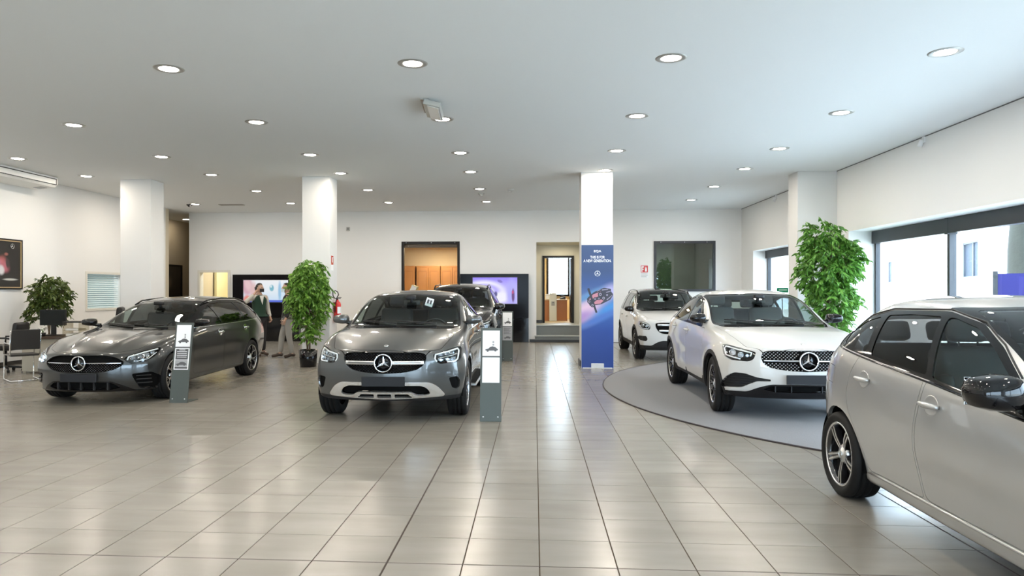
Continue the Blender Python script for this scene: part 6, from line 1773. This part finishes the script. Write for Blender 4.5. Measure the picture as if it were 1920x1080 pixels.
q = MB(); q.xbox(T(0, -.23, .50) @ RX(R(10)), (-.22, -.012, .06), (.22, .012, .42), .01); q.build('backrest', mesh_m, t)
for d in (-1, 1):
    q = MB(); q.tube([(d * .23, -.26, .90), (d * .23, -.22, .47), (d * .23, .22, .455), (d * .23, .25, .43), (d * .23, .26, .03), (d * .23, .23, .013), (d * .23, -.28, .013)], .012, 8); q.build('frame', chrome, t, True)
    q = MB(); q.tube([(d * .235, -.24, .66), (d * .25, .10, .67), (d * .245, .22, .64), (d * .235, .24, .46)], .011, 8); q.build('armrest', chrome, t, True)
MB().tube([(-.23, -.28, .013), (.23, -.28, .013)], .012, 8).build('rear_bar', chrome, t, True)

# ---------------------------------------------------------------- rooms seen through the openings
wood = pbr('cabinet wood', (.40, .19, .065), .4, noise=(3, .15))
for k, (x, lab) in enumerate(((-4.62, 'brown wooden cabinet at the left behind the black-framed office window'), (-3.72, 'brown wooden cabinet in the middle behind the black-framed office window'), (-2.86, 'brown wooden cabinet at the right behind the black-framed office window'))):
    t = thing('wooden_cabinet', lab, 'cabinet', (x, 25.33, 0.002))
    bx('carcass', (-.42, -.22, 0), (.42, .24, 2.48), wood, t, .004)
    for d in (-.21, .21):
        o = bx('door', (d - .20, -.245, .06), (d + .20, -.222, 2.42), wood, t, .004)
        q = MB(); frame_y(q, d - .15, d + .15, 1.45, 2.30, -.253, -.244, .012); q.build('door_panel', pbr('cabinet wood dark', (.28, .12, .04), .4), o)
        MB().tube([(d * .3, -.245, 1.2), (d * .3, -.27, 1.2), (d * .3, -.27, 1.32), (d * .3, -.245, 1.32)], .007, 6).build('handle', silver, o)
t = thing('tilted_binder', 'pale green binder tilted behind the left edge of the brown office window', 'binder', (-4.02, 23.3, 1.02))
q = MB(); q.xbox(T(0, 0, .42) @ RY(R(24)), (-.10, -.16, 0), (.10, .16, .36), .01); q.build('cover', pbr('binder pale', (.55, .56, .36), .5), t)
q = MB(); q.xbox(T(0, 0, .42) @ RY(R(24)), (-.085, -.165, .02), (.085, -.155, .34)); q.build('pages', print_white, t)
bx('shelf_stand', (-.18, -.14, -1.02), (.14, .2, .47), pbr('shelf pale', (.45, .36, .22), .6), t)
bx('support', (-.14, -.02, 0.3), (-.10, .02, .42), black_plastic, t)
t = thing('cabinet_lamp_strip', 'white upright light strip at the right inside the brown office window', 'lamp', (-2.60, 24.9, 0.002))
bx('strip', (-.05, -.02, .5), (.05, .05, 2.46), print_white, t, .01); bx('foot', (-.09, -.09, 0), (.09, .12, .5), wood, t)
for nm, loc, e, colr in (('wood_office_light', (-3.3, 24.2, 3.1), 60, (1, .80, .52)), ('cream_room_light', (-9.8, 23.9, 3.0), 45, (1, .95, .82)), ('small_office_light', (1.0, 26.0, 3.25), 60, (1, .84, .58)), ('vestibule_light', (.85, 23.5, 3.1), 14, (1, .86, .62)), ('backing_fill_light', (4.4, 24.0, 3.2), 14, (.9, 1, .85))):  # the last one is added to lift the tone of the dark right pane
    lo = bpy.data.objects.new(nm, bpy.data.lights.new(nm, 'AREA')); lo.data.energy = e; lo.data.size = .5; lo.data.color = colr; C.objects.link(lo); lo.location = loc
t = thing('office_counter', 'brown wooden counter under the bright window beyond the doorway', 'counter', (.75, 26.2, .526))
bx('body', (-.42, -.24, 0), (.42, .24, .74), pbr('counter wood', (.42, .16, .045), .4, noise=(4, .12)), t, .004)
bx('top', (-.44, -.26, .74), (.44, .26, .775), pbr('counter top', (.62, .50, .34), .4), t, .004)
t = thing('water_cooler', 'slim white dispenser standing before the brown counter beyond the doorway', 'dispenser', (.66, 25.75, .525))
bx('body', (-.13, -.13, 0), (.13, .13, .95), pbr('dispenser white', (.72, .72, .66), .45), t, .02); bx('top', (-.12, -.12, .95), (.12, .12, 1.0), print_white, t, .01)
q = MB(); q.box((-.06, -.136, .55), (.06, -.128, .70)); q.build('niche', print_mid, t); q = MB(); q.tube([(0, -.13, .68), (0, -.16, .68), (0, -.16, .65)], .012, 6); q.build('tap', black_plastic, t)
t = thing('counter_items', 'white box on the brown counter beyond the doorway', 'box', (.52, 26.2, 1.3)); bx('case', (-.12, -.1, 0), (.10, .1, .16), print_white, t, .01); bx('lid', (-.125, -.105, .16), (.105, .105, .19), print_white, t, .005)
t = thing('desk_phone', 'dark desk phone on the brown counter beyond the doorway', 'phone', (1.02, 26.2, 1.3)); q = MB(); q.prism([(-.1, 0), (.1, 0), (.1, .10), (-.1, .04)], T(0, .09, 0) @ RX(R(90)), .18); q.build('base', black_plastic, t); q = MB(); q.tube([(-.08, -.05, .075), (-.06, -.05, .10), (.06, -.05, .125), (.08, -.05, .11)], .018, 8); q.build('handset', black_plastic, t)
office_chair('black swivel chair half hidden by the inner black door frame', 1.62, 25.45, R(-60), .45).location.z = .526

# ---------------------------------------------------------------- people
def skin_mesh(name, pts, edges, mat, parent, root=0, sub=2):
    """one continuous limb surface grown around a skeleton; pts = [(x, y, z, r)]"""
    me = bpy.data.meshes.new(name); me.from_pydata([p[:3] for p in pts], edges, [])
    o = bpy.data.objects.new(name, me); C.objects.link(o)
    sk = o.modifiers.new('skin', 'SKIN'); sk.use_smooth_shade = True
    for i, v in enumerate(me.skin_vertices[0].data):
        r = pts[i][3]; v.radius = (r, pts[i][4] if len(pts[i]) > 4 else r); v.use_root = (i == root)
    s_ = o.modifiers.new('sub', 'SUBSURF'); s_.levels = sub; s_.render_levels = sub
    dg = bpy.context.evaluated_depsgraph_get(); m2 = bpy.data.meshes.new_from_object(o.evaluated_get(dg)); m2.name = name
    bpy.data.objects.remove(o); bpy.data.meshes.remove(me)
    return link_mesh(name, m2, mat, parent, True)

skin_c = pbr('skin', (.52, .32, .23), .5)
hair_c = pbr('dark hair', (.018, .012, .009), .6)
def hand(mb_pts, mb_ed, wrist_i, w, d, side, curl):
    """palm with four fingers and a thumb appended to a skeleton; d = pointing direction, side = thumb side"""
    d = d.normalized(); side = side.normalized(); nrm = d.cross(side)
    base = len(mb_pts); p = w + d * .045
    mb_pts.append((*p, .026)); mb_ed.append((wrist_i, base))
    for k in range(4):
        off = side * (.030 - .020 * k); L = (.070, .080, .075, .058)[k]
        a = p + off + d * .038; b_ = a + (d * cos(curl) + nrm * sin(curl)) * L * .5; c_ = b_ + (d * cos(curl * 2.2) + nrm * sin(curl * 2.2)) * L * .5
        i = len(mb_pts); mb_pts.extend([(*a, .0095), (*b_, .0085), (*c_, .007)]); mb_ed.extend([(base, i), (i, i + 1), (i + 1, i + 2)])
    a = w + d * .03 + side * .030; b_ = a + (d * .7 + side * .7).normalized() * .035; c_ = b_ + (d + side * .25).normalized() * .03
    i = len(mb_pts); mb_pts.extend([(*a, .012), (*b_, .010), (*c_, .008)]); mb_ed.extend([(base, i), (i, i + 1), (i + 1, i + 2)])

def person(lab, loc, rz, pose, cl):
    t = thing('person', lab, 'person', loc, rz)       # local: facing +x, left +y
    V = Vector
    J = {k: V(v) for k, v in pose.items()}
    pts = []; ed = []
    def add(name, r, par=None, r2=None):
        pts.append((*J[name], r, r2 or r)); i = len(pts) - 1
        if par is not None: ed.append((par, i))
        return i
    pel = add('pelvis', .12, None, .155); bel = add('belly', .115, pel, .145); ch = add('chest', .12, bel, .165); nk = add('neck', .052, ch); hd = add('head0', .05, nk)
    hands = []
    for s_ in ('l', 'r'):
        sh = add('sh_' + s_, .058, ch); el = add('el_' + s_, .042, sh); wr = add('wr_' + s_, .028, el); hands.append((s_, wr))
        hp = add('hip_' + s_, .092, pel); kn = add('kn_' + s_, .062, hp); an = add('an_' + s_, .040, kn); to = add('to_' + s_, .036, an)
    for s_, wr in hands:
        d = (J['wr_' + s_] - J['el_' + s_]).normalized()
        if 'hd_' + s_ in J: d = J['hd_' + s_]
        sd = V((1, 0, 0)) if s_ == 'l' else V((1, 0, 0))
        sd = (sd - d * sd.dot(d)); sd = sd if sd.length > .1 else V((0, 0, 1))
        hand(pts, ed, wr, J['wr_' + s_], d, sd, cl.get('curl', .35))
    body = skin_mesh('body', pts, ed, skin_c, t, 0, 1)
    # head with face
    H_ = J['head']; M = T(*H_) @ RZ(cl.get('turn', 0)) @ RY(cl.get('nod', 0))
    b_ = bmesh.new(); bmesh.ops.create_uvsphere(b_, u_segments=28, v_segments=20, radius=1)
    for v in b_.verts:
        x, y, z = v.co
        r = 1.0 - .16 * max(0, -z) ** 1.4
        px, py, pz = x * .098 * (1 - .10 * max(0, -z)), y * .076 * r, z * .118
        if x > .3: px += .022 * math.exp(-((y / .16) ** 2 + ((z + .05) / .22) ** 2)) + .010 * math.exp(-((y / .35) ** 2 + ((z + .52) / .12) ** 2)) + .012 * math.exp(-((y / .4) ** 2 + ((z + .85) / .2) ** 2)); 
        for e in (-.36, .36):
            if x > .3: px -= .010 * math.exp(-(((y - e) / .16) ** 2 + ((z - .10) / .10) ** 2))
        v.co = V((px, py, pz))
    for f in b_.faces: f.smooth = True
    mb = MB(); mb.merge(b_, M)
    for e in (-1, 1): mb.lathe([(0, .012), (.018, .010), (.026, 0), (.02, -.008), (0, -.008)], 10, M @ T(-.005, e * .078, -.005) @ RX(R(-90 * e)) @ Matrix.Diagonal((.8, 1.25, 1, 1)))
    hdm = mb.build('head', skin_c, t, True)
    ey = MB()
    for e in (-1, 1): ey.lathe([(0, .010), (.009, .006), (.012, 0)], 10, M @ T(.083, e * .030, .012) @ RY(R(90)))
    ey.build('eyes', pbr('eye dark', (.02, .015, .012), .2), hdm, True)
    # hair cap
    b_ = bmesh.new(); bmesh.ops.create_uvsphere(b_, u_segments=24, v_segments=16, radius=1)
    bmesh.ops.delete(b_, geom=[v for v in b_.verts if v.co.z < (-.25 if v.co.x < 0.05 else .42 + .25 * v.co.x)], context='VERTS')
    for v in b_.verts: v.co = V((v.co.x * .106, v.co.y * .084, v.co.z * .128 + .002))
    for f in b_.faces: f.smooth = True
    mb = MB(); mb.merge(b_, M); mb.build('hair', cl.get('hair', hair_c), hdm, True)
    # face mask
    mk = MB(); rows = []
    for k in range(7):
        a = R(-62 + 124 * k / 6); rows.append([mk.v(M @ V((.104 * cos(a) + (.024 if abs(k - 3) < 1 else .008), .092 * sin(a), z_))) for z_ in (-.095, -.055, -.012)])
    for A, B in zip(rows, rows[1:]):
        for i in range(2): mk.face([A[i], A[i + 1], B[i + 1], B[i]])
    mk.build('face_mask', cl['mask'], hdm, True)
    # clothing
    def cloth(nm, names, edges, mat, grow, parent=t):
        P = [(*J[n_], r + grow, (r2 if r2 else r) + grow) for n_, r, r2 in names]
        return skin_mesh(nm, P, edges, mat, parent, 0, 2)
    cloth('shirt', [('belly', .118, .150), ('chest', .122, .165), ('sh_l', .060, None), ('el_l', .047, None), ('cu_l', .036, None), ('sh_r', .060, None), ('el_r', .047, None), ('cu_r', .036, None), ('neck0', .06, None), ('pelvis', .122, .158)],
          [(0, 1), (1, 2), (2, 3), (3, 4), (1, 5), (5, 6), (6, 7), (1, 8), (0, 9)], cl['shirt'], .008)
    if cl.get('vest'): cloth('vest', [('belly', .122, .154), ('chest', .132, .186), ('pelvis', .128, .164), ('sv_l', .075, None), ('sv_r', .075, None)], [(0, 1), (0, 2), (1, 3), (1, 4)], cl['vest'], .020)
    cloth('trousers', [('pelvis', .120, .152), ('hip_l', .098, None), ('kn_l', .066, None), ('cf_l', .050, None), ('hip_r', .098, None), ('kn_r', .066, None), ('cf_r', .050, None)], [(0, 1), (1, 2), (2, 3), (0, 4), (4, 5), (5, 6)], cl['trousers'], .010)
    for s_ in ('l', 'r'):
        an, to = J['an_' + s_], J['to_' + s_]; d = (to - an); d.z = 0; d.normalize()
        heel = an - d * .06; heel.z = .045; mid = an + d * .10; mid.z = .05; tip = an + d * .21; tip.z = .035
        skin_mesh('shoe', [(*heel, .040), (*(an + V((0, 0, .005))), .05), (*mid, .046, .042), (*tip, .030, .040)], [(0, 1), (1, 2), (2, 3)], cl['shoes'], t, 1, 2)
    return t, hdm, M
std = dict(pelvis=(0, 0, .97), belly=(0, 0, 1.12), chest=(0, 0, 1.36), neck0=(0, 0, 1.50), neck=(0.005, 0, 1.54), head0=(.015, 0, 1.60), head=(.025, 0, 1.665),
    sh_l=(0, .185, 1.44), el_l=(-.03, .25, 1.16), wr_l=(.08, .26, .92), cu_l=(.065, .26, .95), sh_r=(0, -.185, 1.44), el_r=(-.03, -.25, 1.16), wr_r=(.06, -.26, .92), cu_r=(.05, -.26, .95),
    sv_l=(0, .135, 1.465), sv_r=(0, -.135, 1.465), hip_l=(0, .095, .90), kn_l=(.02, .105, .50), an_l=(0, .11, .09), to_l=(.14, .13, .05), cf_l=(.0, .11, .10), hip_r=(0, -.095, .90), kn_r=(.02, -.105, .50), an_r=(0, -.11, .09), to_r=(.14, -.13, .05), cf_r=(0, -.11, .10))
cotton = pbr('pale shirt', (.55, .52, .46), .8); green_v = pbr('dark green knit', (.018, .050, .032), .9)
p1 = dict(std); p1.update(el_r=(.10, -.40, 1.32), wr_r=(.14, -.17, 1.54), cu_r=(.135, -.20, 1.51), hd_r=Vector((-.1, .35, .8)), an_r=(.12, -.10, .09), to_r=(.26, -.11, .05), cf_r=(.12, -.10, .10), kn_r=(.10, -.105, .50))
t, hdm, M = person('person in dark green vest and pale shirt, black mask, one hand raised to the ear', (-6.78, 17.35, 0), R(-42), p1,
    dict(shirt=cotton, vest=green_v, trousers=pbr('dark trousers', (.015, .014, .016), .8), shoes=pbr('brown shoe', (.035, .018, .012), .5), mask=pbr('black mask', (.012, .012, .013), .8), turn=R(32), curl=.9))
q = MB(); Mc = T(.155, 0, 1.36) @ RY(R(-9)); q.prism([(0, -.10), (.055, .12), (-.055, .12)], Mc @ RZ(R(90)) @ RX(R(90)), .012); q.build('collar', pbr('white collar', (.75, .74, .70), .7), t)
q = MB(); q.xbox(T(.10, -.135, 1.62) @ RX(R(12)), (-.035, -.006, -.07), (.035, .006, .07), .004); q.build('phone', black_plastic, t)
p2 = dict(std); p2.update(an_l=(-.10, .10, .09), to_l=(.03, .13, .05), cf_l=(-.10, .10, .10), kn_l=(-.02, .11, .50), an_r=(.16, -.10, .09), to_r=(.30, -.12, .05), cf_r=(.16, -.10, .10), kn_r=(.13, -.10, .50))
jacket = pbr('black jacket', (.012, .012, .013), .8)
person('person in black jacket and grey trousers with pale mask, half behind the potted ficus', (-5.90, 16.9, 0), R(205), p2,
    dict(shirt=jacket, vest=jacket, trousers=pbr('grey trousers', (.30, .29, .27), .85), shoes=pbr('dark boots', (.04, .025, .018), .6), mask=pbr('pale mask', (.60, .72, .80), .8), curl=.35))

# ---------------------------------------------------------------- outdoors, seen through the right-hand windows
fac = pbr('sunlit facade', (.86, .84, .80), .85, noise=(.4, .03))
A, B = Vector((16.5, 24.6)), Vector((29.5, 66.0)); dv = (B - A).normalized(); L_ = (B - A).length
bt = thing('street_building', 'pale sunlit building across the street beyond the right windows', 'building', (A.x, A.y, -.12), math.atan2(dv.y, dv.x))
def along(px_, z0, z1, wd):
    """distance along the facade where the view ray through column px_ meets it"""
    s_, c_ = sin(cam.rotation_euler.z), cos(cam.rotation_euler.z); a = (px_ - 911) / 1350; d = Vector((a * c_ - s_, a * s_ + c_))
    den = d.x * dv.y - d.y * dv.x; t_ = (A.x * dv.y - A.y * dv.x) / den; u = (d.x * t_ - A.x) * dv.x + (d.y * t_ - A.y) * dv.y
    return u
wins = [(29.2 - 8.0, 1.5, 3.7, 1.5)]
wins = []
for pc, wdt in ((1814, 3.4), (1666, 3.0)): wins.append((along(pc, 0, 0, 0), wdt))
holes = []
spans = []
for u, wdt in wins: spans.append((u - wdt / 2, u + wdt / 2))
for a_, b_ in spans:
    for z in (2.3, 6.0): holes.append((a_, b_, z, z + 1.65))
q = MB()
wall_panel(q, 'y', -.4, .4, 0, L_, 0, 8.5, holes)
q.build('facade_wall', fac, bt)
bx('cornice', (0, -.4, 8.5), (L_, .35, 8.8), fac, bt)
for a_, b_, z0, z1 in holes:
    q = MB(); frame_y(q, a_, b_, z0, z1, -.28, -.20, .08); q.box(((a_ + b_) / 2 - .04, -.28, z0), ((a_ + b_) / 2 + .04, -.20, z1)); o = q.build('window', pbr('outer frame', (.10, .11, .13), .6), bt)
    bx('pane', (a_ + .08, -.26, z0 + .08), (b_ - .08, -.25, z1 - .08), pbr('outer glass', (.018, .026, .042), .5, spec=.1), o)
    bx('sill', (a_ - .1, -.2, z0 - .08), (b_ + .1, .12, z0), fac, o)
# tree trunk close to the window
t = thing('street_tree', 'thick street tree trunk outside the large right window', 'tree', (11.4, 17.3, -.12))
q = MB(); q.tube([(0, 0, 0), (.02, .03, 1.2), (-.02, .02, 2.6), (.05, 0, 4.2), (.1, .05, 6.0)], [.62, .50, .46, .42, .34], 18); q.build('trunk', pbr('tree bark', (.010, .014, .011), .9, noise=(6, .5), bump=(14, .8)), t, True)
q = MB()
for k in range(5):
    a = 1.3 * k; q.tube([(.1, .05, 5.6), (.1 + 1.2 * cos(a), 1.2 * sin(a), 7.0 + .3 * (k % 2)), (.1 + 2.6 * cos(a), 2.6 * sin(a), 7.9)], [.18, .10, .04], 8)
q.build('branch', MATS['tree bark'], t, True)
rd = random.Random(8); vs = []; fs = []
for k in range(1500):
    a = rd.random() * 6.28; rr = 3.4 * rd.random() ** .5; p = Vector((rr * cos(a), rr * sin(a), 7.9 + rd.gauss(0, .8))); d = Vector((rd.gauss(0, 1), rd.gauss(0, 1), rd.gauss(0, .6))).normalized(); e = d.cross(Vector((0, .3, 1))).normalized()
    i = len(vs); vs += [p, p + d * .14 + e * .07, p + d * .28, p + d * .14 - e * .07]; fs.append([i, i + 1, i + 2, i + 3])
me = bpy.data.meshes.new('foliage'); me.from_pydata([tuple(v) for v in vs], [], fs); o = link_mesh('foliage', me, leaf_mat, t); o['kind'] = 'stuff'
# ---------------------------------------------------------------- cars parked outside (the hatchback's shape in other paint)
def parked(lab, x, y, rz, paint_):
    src = CAR_HATCH
    c = copy_tree(src); c.location = (x, y, -.12); c.rotation_euler = (0, 0, rz); c['label'] = lab
    for o in [c] + list(c.children_recursive):
        if o.type == 'MESH' and any(m == silver_paint for m in o.data.materials if m):
            for s_ in o.material_slots:
                if s_.material == silver_paint: s_.link = 'OBJECT'; s_.material = paint_
    return c
parked('pale car parked far off along the street, seen through the right window', 27.0, 46.0, R(75), pbr('pale car paint', (.55, .56, .58), .3, coat=1.0))
t = thing('advertising_board', 'violet-blue advertising board outside the large right window beside the tree trunk', 'board', (9.62, 14.1, -.12), R(-38))
bx('post', (-.9, -.04, 0), (-.82, .04, 2.1), anthracite, t); bx('post', (.82, -.04, 0), (.90, .04, 2.1), anthracite, t)
bx('board', (-.82, -.03, .7), (.82, .03, 2.05), pbr('board violet', (.030, .028, .12), .6, spec=.1), t)
q = MB()
for k in range(5): q.disc((-.55 + k * .27, .9 + .2 * (k % 2), 0), .09, 14, T(0, -.0315, 0) @ RX(R(90)))
q.build('printed_figures', pbr('board pale', (.12, .13, .18), .6), t)
